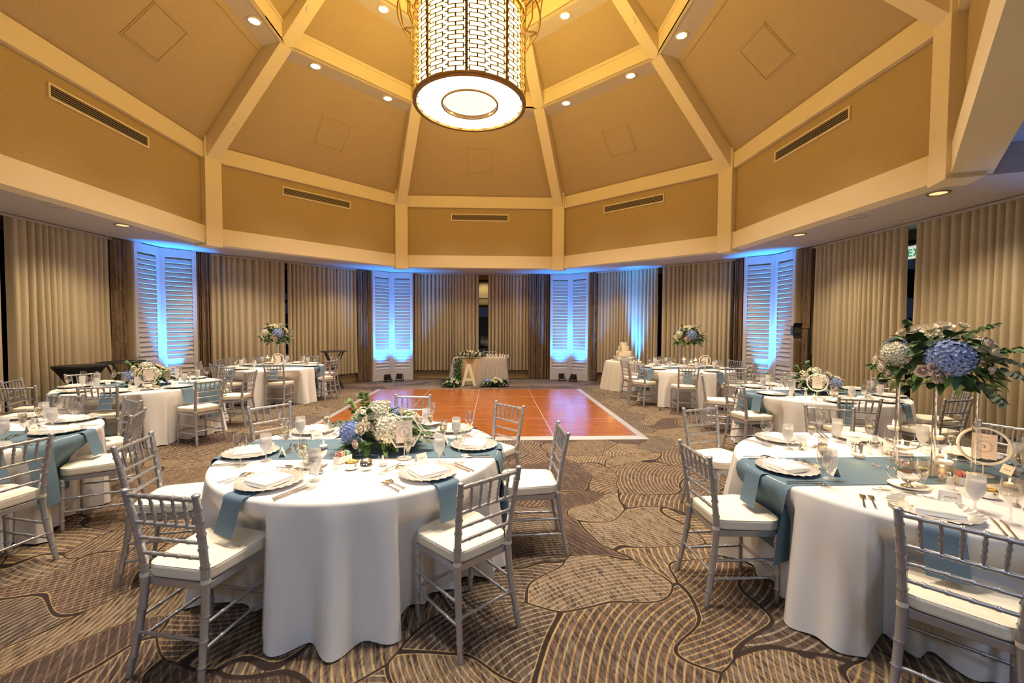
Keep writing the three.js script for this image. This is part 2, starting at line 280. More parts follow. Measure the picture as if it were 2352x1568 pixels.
for (let v = 0; v < 8; v++) { // vertex posts and rafters
  const a = (22.5 + 45 * v) * D2R, W = ['far right', 'right far', 'right near', 'near right', 'near left', 'left near', 'left far', 'far left'][v];
  const und = r => 4.98 + 0.9 * (5.63 - r);
  struct('trim_' + trimNo++, rb(0.33, 2.13, 0.34, 0.006, 0, 4.325, -5.79), mat.beam, `cream post between the upper walls at the ${W} corner`, 'post', O3, -a);
  const R0 = 5.74, R1 = 0.55, hw = 0.125, d = 0.62;
  const raf = structGroup('trim_' + trimNo++, `cream sloping rafter rising from the ${W} post to the apex`, 'rafter', O3, -a);
  part('rafter_beam', hexa([[-hw, und(R0), -R0], [hw, und(R0), -R0], [hw, und(R1), -R1], [-hw, und(R1), -R1], [-hw, und(R0) + d, -R0], [hw, und(R0) + d, -R0], [hw, und(R1) + d, -R1], [-hw, und(R1) + d, -R1]]), mat.beam, raf);
  const ang = Math.atan(0.9), q = 3.1;
  for (const [r, rad] of [[q, 0.072], [5.0, 0.03]]) part('bolt_cover', xf(new THREE.CylinderGeometry(rad, rad * 1.06, 0.02, 24), [0, und(r) - 0.006, -r], [-ang, 0, 0]), mat.beam, raf);
}
// aisle ceiling around the dome, deeper over the windows
for (const k of BAYS) {
  const t = bayT(k), W = BAYW[k];
  if (k === 3 || k === -3) { struct('ceiling', baySlab(5.58, 3.62, 7.9, 3.62, 0.1), mat.aisle, `raised aisle ceiling of the ${W} bay`, 'ceiling', O3, t); const e = Math.sign(k), va = (k > 0 ? 112.5 : -112.5) * D2R; struct('trim_' + trimNo++, bx(0.06, 0.5, 2.9, 0, 3.55, -7.45), mat.aisle, `dark step of the aisle ceiling before the ${W} bay`, 'trim', O3, -va); continue; }
  if (k === 4) { struct('ceiling', bx(6.6, 0.1, 7.2, 0, 3.40, -5.4 - 3.5), mat.aisle, 'flat ceiling over the entrance behind the near bay', 'ceiling', O3, t); continue; }
  const c = structGroup('ceiling', `grey aisle ceiling of the ${W} bay between dome and curtains`, 'ceiling', O3, t);
  part('panel', baySlab(5.5, 3.345, 6.72, 3.345, 0.1), mat.aisle, c);
  part('window_panel', baySlab(6.72, 3.365, 8.0, 3.365, 0.09), mat.aisle, c);
  part('track_moulding', M([bx(4.5, 0.018, 0.05, 0, 3.342, -6.70), bx(4.5, 0.03, 0.03, 0, 3.335, -6.98)]), mat.aisle, c);
}
// outer walls: plinth, sill, window, jambs and header of the five curtained bays
function windowBay(k) {
  const t = bayT(k), W = BAYW[k];
  struct('wall_' + BAYN[k], M([bx(4.7, 0.26, 0.14, 0, 0.13, -7.24), bx(0.14, 3.5, 0.75, -2.31, 1.72, -7.53), bx(0.14, 3.5, 0.75, 2.31, 1.72, -7.53), bx(4.8, 0.2, 0.16, 0, 3.34, -7.82)]), mat.plinth, `tan wall and window reveal of the ${W} bay behind the curtains`, 'wall', O3, t);
  struct('baseboard_' + BAYN[k], M([rb(4.5, 0.035, 0.05, 0.008, 0, 0.19, -7.155), rb(4.5, 0.05, 0.03, 0.006, 0, 0.025, -7.16)]), mat.plinth, `moulded tan base under the curtains of the ${W} bay`, 'baseboard', O3, t);
  struct('trim_' + trimNo++, bx(4.5, 0.04, 0.62, 0, 0.275, -7.5), mat.plinth, `window sill ledge of the ${W} bay`, 'sill', O3, t);
  const w = structGroup('window_' + winNo++, `tall dark window seen through the curtain gap of the ${W} bay`, 'window', bayP(k, 0, 0, 7.8), t);
  const fr = [bx(4.5, 0.07, 0.07, 0, 0.33, 0), bx(4.5, 0.07, 0.07, 0, 3.22, 0), bx(4.5, 0.09, 0.07, 0, 2.36, 0)];
  for (const x of [-2.2, -1.1, -0.32, 0.8, 2.2]) fr.push(bx(0.07, 2.9, 0.07, x, 1.78, 0));
  part('frame', M(fr), mat.bronze, w);
  const xs = [-2.2, -1.1, -0.32, 0.8, 2.2];
  for (let i = 0; i < 4; i++) for (const [y0, y1] of [[0.36, 2.32], [2.40, 3.19]]) part('pane', bx(xs[i + 1] - xs[i] - 0.07, y1 - y0, 0.008, (xs[i] + xs[i + 1]) / 2, (y0 + y1) / 2, 0), mat.pane, w);
}
for (const k of [-2, -1, 0, 1, 2]) windowBay(k);
// plain walls behind the photographer
for (const k of [-3, 3]) struct('wall_' + BAYN[k], bayWall(7.3, 7.45, 0, 3.75), mat.wall, `plain tan wall of the ${BAYW[k]} bay`, 'wall', O3, bayT(k));
struct('wall_near', M([bx(6.6, 3.5, 0.15, 0, 1.75, 5.2), bx(0.15, 3.5, 5.3, -3.15, 1.75, 2.8), bx(0.15, 3.5, 5.3, 3.15, 1.75, 2.8)]), mat.wall, 'plain walls of the entrance behind the photographer', 'wall', [CX, 0, 0]);
// cool ceiling panels of the entrance
for (const x of [-1.5, 1.5]) { const o = thing('ceiling_panel_light', `cool white ceiling panel light on the ${x < 0 ? 'left' : 'right'} of the entrance`, 'ceiling light', [x, 3.35, 1.3]); part('diffuser', bx(0.6, 0.012, 1.2, 0, -0.008, 0), std({ color: lin(0.5, 0.5, 0.5), emissive: lin(...FO_COL), emissiveIntensity: 2 }), o); part('frame', M([bx(0.66, 0.02, 0.03, 0, -0.008, 0.615), bx(0.66, 0.02, 0.03, 0, -0.008, -0.615), bx(0.03, 0.02, 1.2, 0.315, -0.008, 0), bx(0.03, 0.02, 1.2, -0.315, -0.008, 0)]), mat.white, o);
  const l = new THREE.RectAreaLight(lin(...FO_COL), FOYER, 0.6, 1.2); l.position.set(x, 3.33, 1.3); l.rotation.x = -PI / 2; l.name = 'entrance_light'; scene.add(l); }
// porch and night view outside
{ const o = thing('porch', 'dark porch roof with a pale lit valance outside the far windows', 'porch', O3);
  part('roof', M([bx(60, 0.25, 4, 0, 3.75, -10.6), bx(60, 0.55, 0.3, 0, 3.35, -12.4)]), mat.bronze, o); part('valance', M([bx(7, 0.9, 0.1, 0, 3.2, -9.6), bx(7, 0.34, 0.06, 0, 2.58, -9.62)]), std({ color: lin(0.5, 0.42, 0.25), roughness: 0.8 }), o);
  for (const x of [-3.4, 3.4]) part('post', bx(0.14, 3.9, 0.14, x, 1.75, -9.6), mat.bronze, o); }
{ const l = new THREE.SpotLight(lin(1, 0.8, 0.42), 1.6, 0, 0.9, 0.6); l.position.set(CX, 3.3, CZ - 9.0); l.target.position.set(CX, 2.6, CZ - 9.7); l.castShadow = true; scene.add(l, l.target); l.name = 'porch_light'; }
single('ridge', grid(60, 2, (u, v) => [(u - 0.5) * 500, v < 0.4 ? -2.88 : v < 0.9 ? 3 + 3 * vnoise(u * 9, 1, 64, 5) + 2 * vnoise(u * 23, 4, 64, 6) : -2.88, v < 0.4 ? -150 : v < 0.9 ? -160 : -175]), mat.dark, 'black hill ridge across the water outside', 'hill');
single('water', bx(600, 0.2, 320, 0, -3, -175), std({ color: lin(0.01, 0.013, 0.02), roughness: 0.15 }), 'dark water below the far windows', 'water');
single('terrace', bx(60, 0.1, 60, 0, -0.25, -10), mat.dark, 'dark terrace paving outside the windows', 'terrace');

// ---------------------------------------------------------------- lamps in the ceiling
function spot(p, target, col, I, angle, pen, soft = 3) { const l = new THREE.SpotLight(lin(...col), I, 0, angle, pen); l.position.set(...p); l.target.position.set(...target); l.castShadow = true; l.shadow.radius = soft; l.name = 'lamp_light'; scene.add(l, l.target); return l; }
const discG = new THREE.CylinderGeometry(0.085, 0.085, 0.006, 28), ringG = lathe([[0.085, -0.004], [0.112, -0.008], [0.116, 0.0], [0.116, 0.01], [0.085, 0.01], [0.085, -0.004]], 28);
const ringLight = maker((label, group) => { const o = thing('downlight', label, 'downlight', [0, 0, 0], 0, group); part('lens', discG, mat.lampWarm, o); part('trim_ring', ringG, mat.beam, o); return o; });
const aisleLight = maker((label, group) => { const o = thing('aisle_downlight', label, 'downlight', [0, 0, 0], 0, group); part('lens', discG, mat.lampAisle, o); part('trim_ring', ringG, mat.brass, o); return o; });
for (const k of BAYS) {
  for (const s of [-0.79, 0.79]) {
    const p = bayP(k, s, RING1.y - 0.006, 3.62); ringLight(p, bayT(k), `${s < 0 ? 'left' : 'right'} downlight in the lower dome ring of the ${BAYW[k]} bay`, 'downlights of the dome');
    spot([p[0], p[1] - 0.03, p[2]], [p[0] * 1.0, 0, p[2]], DL_COL, DL_RING, 0.62, 0.7);
  }
  const p = bayP(k, 0, RING2.y - 0.006, 2.45); ringLight(p, bayT(k), `downlight in the upper dome ring of the ${BAYW[k]} bay`, 'downlights of the dome');
  spot([p[0], p[1] - 0.03, p[2]], [p[0], 0, p[2]], DL_COL, DL_TOP, 0.6, 0.7);
}
const aisleSpots = [[-2, 0.76, 5.8, 'far'], [-2, -1.6, 5.8, 'near'], [-1, -1.35, 5.6, 'left'], [-1, 1.1, 5.6, 'right'], [0, -1.18, 5.47, 'left'], [0, 1.16, 5.47, 'right'], [1, -1.14, 5.55, 'left'], [1, 1.34, 5.62, 'right'], [2, -0.78, 5.82, 'far'], [2, 1.6, 5.82, 'near']];
for (const [k, l, a, w] of aisleSpots) {
  const p = bayP(k, l, 3.341, a); aisleLight(p, 0, `${w} warm downlight in the aisle ceiling of the ${BAYW[k]} bay`, 'downlights of the aisle');
  const q = bayP(k, l, 0, a + 0.8); spot([p[0], p[1] - 0.03, p[2]], q, AI_COL, DL_AISLE, 1.0, 0.8);
}
{ const g = M([lathe([[0.11, -0.006], [0.13, -0.004], [0.135, 0.004], [0.11, 0.004], [0.11, -0.006]], 24), cyl(0.11, 0.11, 0.004, 24)]); // ceiling speakers
  single('ceiling_speaker', g, mat.aisle, 'round flush speaker in the left aisle ceiling', 'speaker', bayP(-2, -0.4, 3.342, 5.75)); single('ceiling_speaker', g, mat.aisle, 'round flush speaker in the right aisle ceiling', 'speaker', bayP(2, 0.45, 3.342, 5.8)); }
// wall vents
const ventP = maker((label, group) => { const o = thing('air_vent', label, 'vent', [0, 0, 0], 0, group);
  part('frame', M([bx(1.60, 0.025, 0.03, 0, 0.085, 0), bx(1.60, 0.025, 0.03, 0, -0.085, 0), bx(0.025, 0.15, 0.03, -0.788, 0, 0), bx(0.025, 0.15, 0.03, 0.788, 0, 0)]), mat.beam, o);
  part('backing', bx(1.56, 0.15, 0.01, 0, 0, -0.008), mat.dark, o);
  for (let i = 0; i < 5; i++) part('slat', bx(1.56, 0.006, 0.022, 0, -0.056 + i * 0.028, 0.004, [0.5, 0, 0]), mat.plinth, o); return o; });
for (const k of BAYS) ventP(bayP(k, -0.02, 4.71, 5.368), bayT(k), `long slotted air vent on the ${BAYW[k]} upper wall`, 'air vents of the dome');

// ---------------------------------------------------------------- chandelier
{
  const R = 0.765, y0 = 5.06, y1 = 6.30, o = thing('chandelier', 'large glowing drum chandelier with brass lattice hanging from the dome', 'chandelier', [CX, 0, CZ]);
  part('shade', new THREE.CylinderGeometry(R, R, y1 - y0, 64, 1, true).translate(0, (y0 + y1) / 2, 0), mat.shade, o, 'glowing cream drum shade');
  part('top_disc', new THREE.RingGeometry(0.12, R, 48).rotateX(-PI / 2).translate(0, y1, 0), mat.shade, o);
  part('diffuser', new THREE.RingGeometry(0.42, R + 0.03, 64).rotateX(PI / 2).translate(0, y0 + 0.015, 0), mat.shadeDisc, o, 'white glowing ring-shaped diffuser');
  part('centre_disc', new THREE.CircleGeometry(0.42, 48).rotateX(PI / 2).translate(0, y0 + 0.05, 0), mat.shadeCore, o, 'pale round centre lens');
  part('bottom_ring', lathe([[0.80, y0 - 0.02], [0.853, y0 - 0.02], [0.858, y0 + 0.03], [0.82, y0 + 0.035], [0.80, y0 + 0.01], [0.80, y0 - 0.02]], 72), mat.brass, o, 'brass bottom rim');
  part('inner_ring', lathe([[0.415, y0 - 0.005], [0.435, y0 - 0.008], [0.44, y0 + 0.05], [0.415, y0 + 0.05], [0.415, y0 - 0.005]], 56), mat.brass, o);
  for (let i = 0; i < 24; i++) { const a = i / 24 * 2 * PI; part('clip', bx(0.05, 0.006, 0.012, sin(a) * 0.785, y0 + 0.006, cos(a) * 0.785, [0, a, 0]), mat.brass, o); }
  part('top_ring', lathe([[0.79, y1 - 0.02], [0.845, y1 - 0.02], [0.845, y1 + 0.02], [0.79, y1 + 0.02], [0.79, y1 - 0.02]], 64), mat.brass, o);
  // lattice of staggered rectangles, one mesh per column
  const RL = 0.835, NC = 18, bar = (a0, ya, a1, yb, w) => { const am = (a0 + a1) / 2, L = Math.abs(a1 - a0) * RL; return a0 === a1 ? bx(w, Math.abs(yb - ya), 0.008, sin(am) * RL, (ya + yb) / 2, cos(am) * RL, [0, am, 0]) : bx(L + w, w, 0.008, sin(am) * RL, ya, cos(am) * RL, [0, am, 0]); };
  const pitch = 0.115, hw = 0.105 / RL, w = 0.011, wc = 0.021;
  for (let c = 0; c < NC; c++) {
    const a = (c + 0.5) / NC * 2 * PI, st = c % 2, gs = [], next = 2 * PI / NC;
    for (let r = 0; r < 11; r++) {
      const y = y0 + 0.075 + (r + (st ? 0.5 : 0)) * pitch; if (y + 0.035 > y1) continue; const h = 0.032;
      gs.push(bar(a - hw, y - h, a, y - h, w), bar(a, y - h, a + hw, y - h, w), bar(a - hw, y + h, a, y + h, w), bar(a, y + h, a + hw, y + h, w), bar(a - hw, y - h, a - hw, y + h, wc * 0.8), bar(a + hw, y - h, a + hw, y + h, wc * 0.8));
      gs.push(bar(a, y + h, a, y + pitch - h, wc)); if (r === 0) gs.push(bar(a, y0 + 0.02, a, y - h, wc));
      gs.push(bar(a + hw, y, a + next / 2, y, wc * 0.7), bar(a - next / 2, y, a - hw, y, wc * 0.7));
    }
    part('lattice_column', M(gs), mat.lattice, o);
  }
  for (let i = 0; i < 9; i++) { const a = i / 9 * 2 * PI + PI / 9 * 0; part('rib', bx(0.036, y1 - y0, 0.02, sin(a) * 0.84, (y0 + y1) / 2, cos(a) * 0.84, [0, a, 0]), mat.lattice, o); }
  // outer rings and fretwork brackets
  part('outer_ring', new THREE.TorusGeometry(1.06, 0.016, 10, 96).rotateX(PI / 2).translate(0, 6.30, 0), mat.brass, o, 'brass outer hoop');
  part('outer_ring', new THREE.TorusGeometry(1.16, 0.016, 10, 96).rotateX(PI / 2).translate(0, 6.95, 0), mat.brass, o);
  for (let i = 0; i < 9; i++) {
    const a = (i + 0.5) / 9 * 2 * PI, s = 0.018, gs = [];
    const seg = (r0, ya, r1, yb) => { const L = Math.hypot(r1 - r0, yb - ya); gs.push(xf(new THREE.BoxGeometry(s, L + s, s), [0, (ya + yb) / 2, (r0 + r1) / 2], [Math.atan2(r1 - r0, yb - ya), 0, 0])); };
    seg(0.885, 5.98, 0.94, 6.10); seg(0.94, 6.10, 0.94, 6.22); seg(0.94, 6.22, 1.06, 6.30); seg(0.885, 6.14, 0.90, 6.20); seg(0.885, 6.30, 1.06, 6.30); seg(1.06, 6.30, 1.16, 6.95); seg(0.885, 6.30, 0.98, 6.52); seg(0.98, 6.52, 0.98, 6.74); seg(0.98, 6.74, 1.16, 6.95); seg(0.86, 6.95, 1.16, 6.95);
    part('bracket', xf(M(gs), [0, 0, 0], [0, a, 0]), mat.brass, o);
  }
  part('hanging_rod', M([cyl(0.03, 0.03, 3.3, 12, 0, 7.95, 0), bx(1.7, 0.03, 0.04, 0, 6.34, 0), bx(0.04, 0.03, 1.7, 0, 6.34, 0)]), mat.brass, o);
  // its light: twelve upright panels just outside the shade, one below the diffuser, one above
  for (let i = 0; i < 12; i++) { const a = i / 12 * 2 * PI, l = new THREE.RectAreaLight(lin(...CH_COL), CH_SIDE, 0.39, 1.16); l.position.set(CX + sin(a) * 0.783, (y0 + y1) / 2, CZ + cos(a) * 0.783); l.lookAt(CX + sin(a) * 5, (y0 + y1) / 2, CZ + cos(a) * 5); l.name = 'chandelier_light'; scene.add(l); }
  const dn = new THREE.RectAreaLight(lin(1.0, 0.78, 0.48), CH_DOWN, 0.6, 0.6); dn.position.set(CX, y0 + 0.04, CZ); dn.lookAt(CX, 0, CZ); dn.name = 'chandelier_light'; scene.add(dn);
  const up = new THREE.RectAreaLight(lin(...CH_COL), CH_UP, 1.1, 1.1); up.position.set(CX, y1 + 0.03, CZ); up.lookAt(CX, 20, CZ); up.name = 'chandelier_light'; scene.add(up);
}

// ---------------------------------------------------------------- corner shutters with blue washers
const slatG = rb(0.47, 0.104, 0.026, 0.008, 0, 0, 0, [-0.40, 0, 0], 2);
const shutter = maker((label, group) => {
  const o = thing('louvered_shutter', label, 'shutter', [0, 0, 0], 0, group), w = 0.63, z = 0.02;
  part('stile', rb(0.08, 3.18, 0.045, 0.004, -w / 2 + 0.04, 1.75, z), mat.white, o); part('stile', rb(0.08, 3.18, 0.045, 0.004, w / 2 - 0.04, 1.75, z), mat.white, o);
  part('top_rail', rb(w - 0.16, 0.18, 0.045, 0.004, 0, 3.25, z), mat.white, o); part('middle_rail', rb(w - 0.16, 0.10, 0.045, 0.004, 0, 0.89, z), mat.white, o); part('bottom_rail', rb(w - 0.16, 0.17, 0.045, 0.004, 0, 0.245, z), mat.white, o);
  part('plinth_block', rb(w, 0.16, 0.06, 0.004, 0, 0.08, 0.01), mat.white, o);
  part('backing', bx(w - 0.02, 3.3, 0.02, 0, 1.68, -0.05), mat.white, o);
  for (let i = 0; i < 22; i++) part('slat', slatG, mat.white, o).position.set(0, 0.988 + i * 0.0995, 0.016);
  for (let i = 0; i < 5; i++) part('slat', slatG, mat.white, o).position.set(0, 0.385 + i * 0.1, 0.016);
  return o;
});
const corners = [[-2, 'left'], [-1, 'far left'], [0, 'far right'], [1, 'right']];    // corner after bay k (vertex k)
for (const [k, w] of corners) {
  shutter(bayP(k, 2.475, 0, 6.81), bayT(k), `white louvered shutter on the left side of the ${w} room corner`, 'white corner shutters');
  shutter(bayP(k + 1, -2.475, 0, 6.81), bayT(k + 1), `white louvered shutter on the right side of the ${w} room corner`, 'white corner shutters');
  struct('trim_' + trimNo++, M([bx(0.03, 3.36, 0.5, 2.18, 1.68, -7.04)]), mat.plinth, `tan side return of the shutter left of the ${w} corner`, 'trim', O3, bayT(k));
  struct('trim_' + trimNo++, M([bx(0.03, 3.36, 0.5, -2.18, 1.68, -7.04)]), mat.plinth, `tan side return of the shutter right of the ${w} corner`, 'trim', O3, bayT(k + 1));
  const a = (22.5 + 45 * k) * D2R, Rv = 6.79 / C8; struct('trim_' + trimNo++, cyl(0.03, 0.03, 3.34, 8, CX + sin(a) * Rv, 1.67, CZ - cos(a) * Rv), mat.white, `white corner bead between the ${w} shutters`, 'trim');
}
const washer = maker((label, group) => {
  const o = thing('uplight', label, 'uplight', [0, 0, 0], 0, group);
  part('can', xf(lathe([[0.06, -0.09], [0.085, -0.085], [0.09, 0.05], [0.098, 0.06], [0.098, 0.075], [0.084, 0.075], [0.084, 0.055], [0.0, 0.05]], 20), [0, 0.15, 0], [-0.18, 0, 0]), mat.black, o);
  part('lens', xf(new THREE.CylinderGeometry(0.083, 0.083, 0.006, 20), [0, 0.214, -0.012], [-0.18, 0, 0]), mat.blueLens, o, 'glowing blue lens');
  part('yoke', M([bx(0.012, 0.16, 0.03, -0.112, 0.085, 0), bx(0.012, 0.16, 0.03, 0.112, 0.085, 0), bx(0.236, 0.012, 0.03, 0, 0.01, 0)]), mat.black, o);
  part('foot', M([bx(0.02, 0.012, 0.26, -0.09, 0.006, 0), bx(0.02, 0.012, 0.26, 0.09, 0.006, 0), bx(0.016, 0.13, 0.016, 0.09, 0.06, 0.07, [0.7, 0, 0]), bx(0.016, 0.13, 0.016, -0.09, 0.06, 0.07, [0.7, 0, 0])]), mat.black, o);
  return o;
});
function washAt(k, lat, a, lean, I, label, angle = 0.66, dlat = 0) {
  const p = bayP(k, lat, 0, a); washer(p, bayT(k), label, mBlueGroup);
  const src = bayP(k, lat, 0.235, a + 0.012), tg = bayP(k, lat + dlat, 0.235 + 3, a + lean); spot(src, tg, BLUE, I, angle, 1.0, 3);
}
washAt(-1, 2.42, 6.40, 0.62, UP_BLUE, 'blue uplight on the floor, left of the pair in the far left corner');
washAt(0, -2.50, 6.42, 0.62, UP_BLUE, 'blue uplight on the floor, right of the pair in the far left corner');
washAt(0, 2.48, 6.42, 0.62, UP_BLUE, 'blue uplight on the floor, left of the pair in the far right corner');
washAt(1, -2.42, 6.40, 0.62, UP_BLUE, 'blue uplight on the floor, right of the pair in the far right corner');
washAt(-1, -2.58, 6.56, 0.22, UP_BLUE * 3.6, 'blue uplight tucked into the left room corner', 0.34, -0.13);
washAt(1, 2.58, 6.56, 0.22, UP_BLUE * 3.6, 'blue uplight tucked into the right room corner', 0.34, 0.13);
washAt(1, -0.62, 6.78, 0.34, UP_BLUE * 4, 'blue uplight on the floor behind the cake table', 0.26);
washAt(3, -2.2, 6.6, 0.5, UP_BLUE * 0.5, 'blue uplight in the near right corner', 0.6);
washAt(-3, 2.2, 6.6, 0.5, UP_BLUE * 0.5, 'blue uplight in the near left corner', 0.6);

// ---------------------------------------------------------------- curtains
function curtainGeo(w, h, folds, amp, sd) { // rounded pleats with deep narrow grooves between them
  const nu = Math.max(8, Math.round(folds * 14)), ph = [], wd = []; for (let i = 0; i <= folds + 2; i++) { ph.push(hash(i, sd, 3)); wd.push(0.45 + 1.1 * hash(i, sd, 4)); }
  return grid(nu, 8, (u, v) => {
    const y = (1 - v) * h, f = clamp(u * folds + 0.45 * sin(u * 9 + sd) * sin(u * PI) + 0.06 * v * sin(u * 31 + sd), 0, folds), i = Math.min(Math.floor(f), folds), fr = f - i;
    const g0 = Math.exp(-Math.pow(fr / 0.17, 2)), g1 = Math.exp(-Math.pow((1 - fr) / 0.17, 2)), top = 0.75 + 0.35 * v;
    const z = amp * top * (0.7 * sin(fr * PI) - 1.5 * (g0 * wd[i] + g1 * wd[i + 1])) + amp * 0.4 * sin(f * 1.3 + 3 * v + 6 * ph[i] * 0) * v;
    return [(u - 0.5) * w + 0.006 * sin(f * 3 + sd) * v, y, z];
  }, (u, v) => [u * w, v * h]);
}
function curtain(k, l0, l1, dark, label, folds, sd, yb = 0.27) {
  const w = l1 - l0, h = 3.345 - yb, a = dark ? 6.93 : 7.05, o = thing(dark ? 'side_drape' : 'curtain', label, dark ? 'drape' : 'curtain', bayP(k, (l0 + l1) / 2, yb, a), bayT(k), dark ? 'dark side drapes' : 'beige pleated curtains');
  part('fabric', curtainGeo(w, h, folds, dark ? 0.04 : 0.05, sd), dark ? mat.drape : mat.curtain, o);
  part('hem', bx(w * 0.985, 0.012, 0.05, 0, -0.002, 0), mat.dark, o, 'dark weighted hem');
}
curtain(0, -2.16, -0.11, 0, 'long beige pleated curtain left of the gap on the far wall', 19, 1);
curtain(0, 0.19, 1.50, 0, 'beige pleated curtain right of the gap on the far wall', 13, 2);
curtain(0, 1.47, 2.15, 1, 'dark brown side drape at the right end of the far wall', 8, 3, 0.02);
curtain(-1, -2.16, -1.85, 1, 'dark brown side drape at the left end of the far left bay', 5, 4, 0.02);
curtain(-1, -1.88, -0.19, 0, 'beige pleated curtain left of the gap in the far left bay', 13, 5);
curtain(-1, -0.12, 1.82, 0, 'beige pleated curtain right of the gap in the far left bay', 18, 6);
curtain(-1, 1.78, 2.16, 1, 'brown side drape at the right end of the far left bay', 6, 7, 0.02);
curtain(1, -2.16, -1.98, 1, 'narrow brown side drape at the left end of the far right bay', 3, 8, 0.02);
curtain(1, -2.00, -0.10, 0, 'blue-lit pleated curtain behind the cake table', 18, 9);
curtain(1, 0.03, 1.84, 0, 'beige pleated curtain behind the back right table', 15, 10);
curtain(1, 1.90, 2.16, 1, 'brown side drape at the right end of the far right bay', 4, 11, 0.02);
curtain(2, -2.16, -1.95, 1, 'dark brown side drape beside the right shutter corner', 4, 12, 0.02);
curtain(2, -1.97, -0.02, 0, 'beige pleated curtain left of the exit sign gap on the right', 17, 13);
curtain(2, 0.14, 2.16, 0, 'beige pleated curtain right of the exit sign gap on the right', 17, 14);
curtain(-2, -2.1, 0.12, 0, 'beige pleated curtain at the left edge of the view', 17, 15);
curtain(-2, 0.24, 1.93, 0, 'wide beige pleated curtain on the left wall', 14, 16);
curtain(-2, 1.90, 2.16, 1, 'dark brown side drape beside the left shutter corner', 5, 17, 0.02);

// dance floor: sixteen panels with metal seams and a sloped metal edge
{
  const x0 = -0.3693 - 2.571, z0 = -11.2234, W = 5.143, L = 4.852, o = thing('dance_floor', 'reddish wooden portable dance floor with silver metal edging', 'dance floor', [x0 + W / 2, 0, z0 + L / 2]);
  const pw = W / 4, pl = L / 4; woodTex.repeat.set(1, 1);
  const variants = [0, 1, 2, 3].map(i => { const g = bx(pw - 0.008, 0.022, pl - 0.008, 0, 0.011, 0); const uv = g.attributes.uv; for (let n = 0; n < uv.count; n++) uv.setXY(n, uv.getX(n) + i * 0.37, uv.getY(n) + i * 0.41); return g; });
  for (let i = 0; i < 4; i++) for (let j = 0; j < 4; j++) part('floor_panel', variants[(i * 3 + j * 2 + (i * j) % 3) % 4], mat.wood, o).position.set(-W / 2 + (i + 0.5) * pw, 0, -L / 2 + (j + 0.5) * pl);
  for (let i = 1; i < 4; i++) { part('seam_strip', bx(0.012, 0.0225, L, -W / 2 + i * pw, 0.01125, 0), mat.alu, o); part('seam_strip', bx(W, 0.0225, 0.008, 0, 0.01125, -L / 2 + i * pl), mat.alu, o); }
  const e = 0.14, ramp = (len) => hexa([[-len / 2, 0, 0], [len / 2, 0, 0], [len / 2 + e, 0, e], [-len / 2 - e, 0, e], [-len / 2, 0.023, 0], [len / 2, 0.023, 0], [len / 2 + e, 0.004, e], [-len / 2 - e, 0.004, e]]);
  for (const [len, x, z, t] of [[W, 0, L / 2, 0], [W, 0, -L / 2, PI], [L, W / 2, 0, PI / 2], [L, -W / 2, 0, -PI / 2]]) { const m = part('edge_ramp', ramp(len), mat.alu, o, 'bevelled silver metal edge'); m.position.set(x, 0, z); m.rotation.y = t; }
}
// exit sign behind the right curtain gap
{
  const c = document.createElement('canvas'); c.width = 256; c.height = 128; const q = c.getContext('2d'); q.fillStyle = '#dfe9d8'; q.fillRect(0, 0, 256, 128); q.fillStyle = '#0d9a62'; q.font = 'bold 100px sans-serif'; q.textAlign = 'center'; q.textBaseline = 'middle'; q.fillText('EXIT', 128, 68);
  const t = new THREE.CanvasTexture(c); t.colorSpace = THREE.SRGBColorSpace;
  const o = thing('exit_sign', 'green and white exit sign seen through the right curtain gap', 'sign', bayP(2, -0.26, 2.98, 7.55), bayT(2));
  part('housing', bx(0.56, 0.25, 0.05), mat.white, o); const f = part('face', new THREE.PlaneGeometry(0.53, 0.22).translate(0, 0, 0.0265), std({ map: t, emissive: lin(1, 1, 1), emissiveMap: t, emissiveIntensity: 0.8, roughness: 0.6 }), o); part('bracket', bx(0.03, 0.3, 0.03, 0, 0.25, 0), mat.white, o);
  const l = new THREE.RectAreaLight(lin(0.5, 1, 0.7), 1.2, 0.5, 0.2); l.position.set(...bayP(2, -0.26, 2.98, 7.5)); l.lookAt(...bayP(2, -0.26, 2.98, 0)); l.name = 'exit_sign_light'; scene.add(l);
}
// ---------------------------------------------------------------- chairs
function bambooPost(path, r0, rings, n = 8, taper = null) { // path: CatmullRom points, rings: fractions along it
  const c = new THREE.CatmullRomCurve3(path.map(p => V(...p))), ts = new Set([0, 1]); for (let i = 1; i < 12; i++) ts.add(i / 12);
  const L = c.getLength(), e = 0.0045 / L; for (const t of rings) for (const d of [-1.6, -0.8, 0.8, 1.6]) ts.add(clamp(t + d * e));
  const T = [...ts].sort((a, b) => a - b), R = T.map(t => { let r = taper ? taper(t) : r0; for (const q of rings) if (Math.abs(t - q) < e) r += 0.0038; return r; });
  return sweep(T.map(t => c.getPointAt(t).toArray()), R, n);
}
const rodG = (a, b, r, rings, n = 6) => { const A = V(...a), B = V(...b), L = A.distanceTo(B), e = 0.004 / L, ts = [0, 1]; for (const t of rings) for (const d of [-2.2, -1.3, -0.5, 0.5, 1.3, 2.2]) ts.push(t + d * e); ts.sort((x, y) => x - y); return sweep(ts.map(t => A.clone().lerp(B, t).toArray()), ts.map(t => { for (const q of rings) { const d = Math.abs(t - q) / e; if (d < 1.5) return r + (d > 0.9 ? 0.003 : 0.0018); } return r; }), n); };
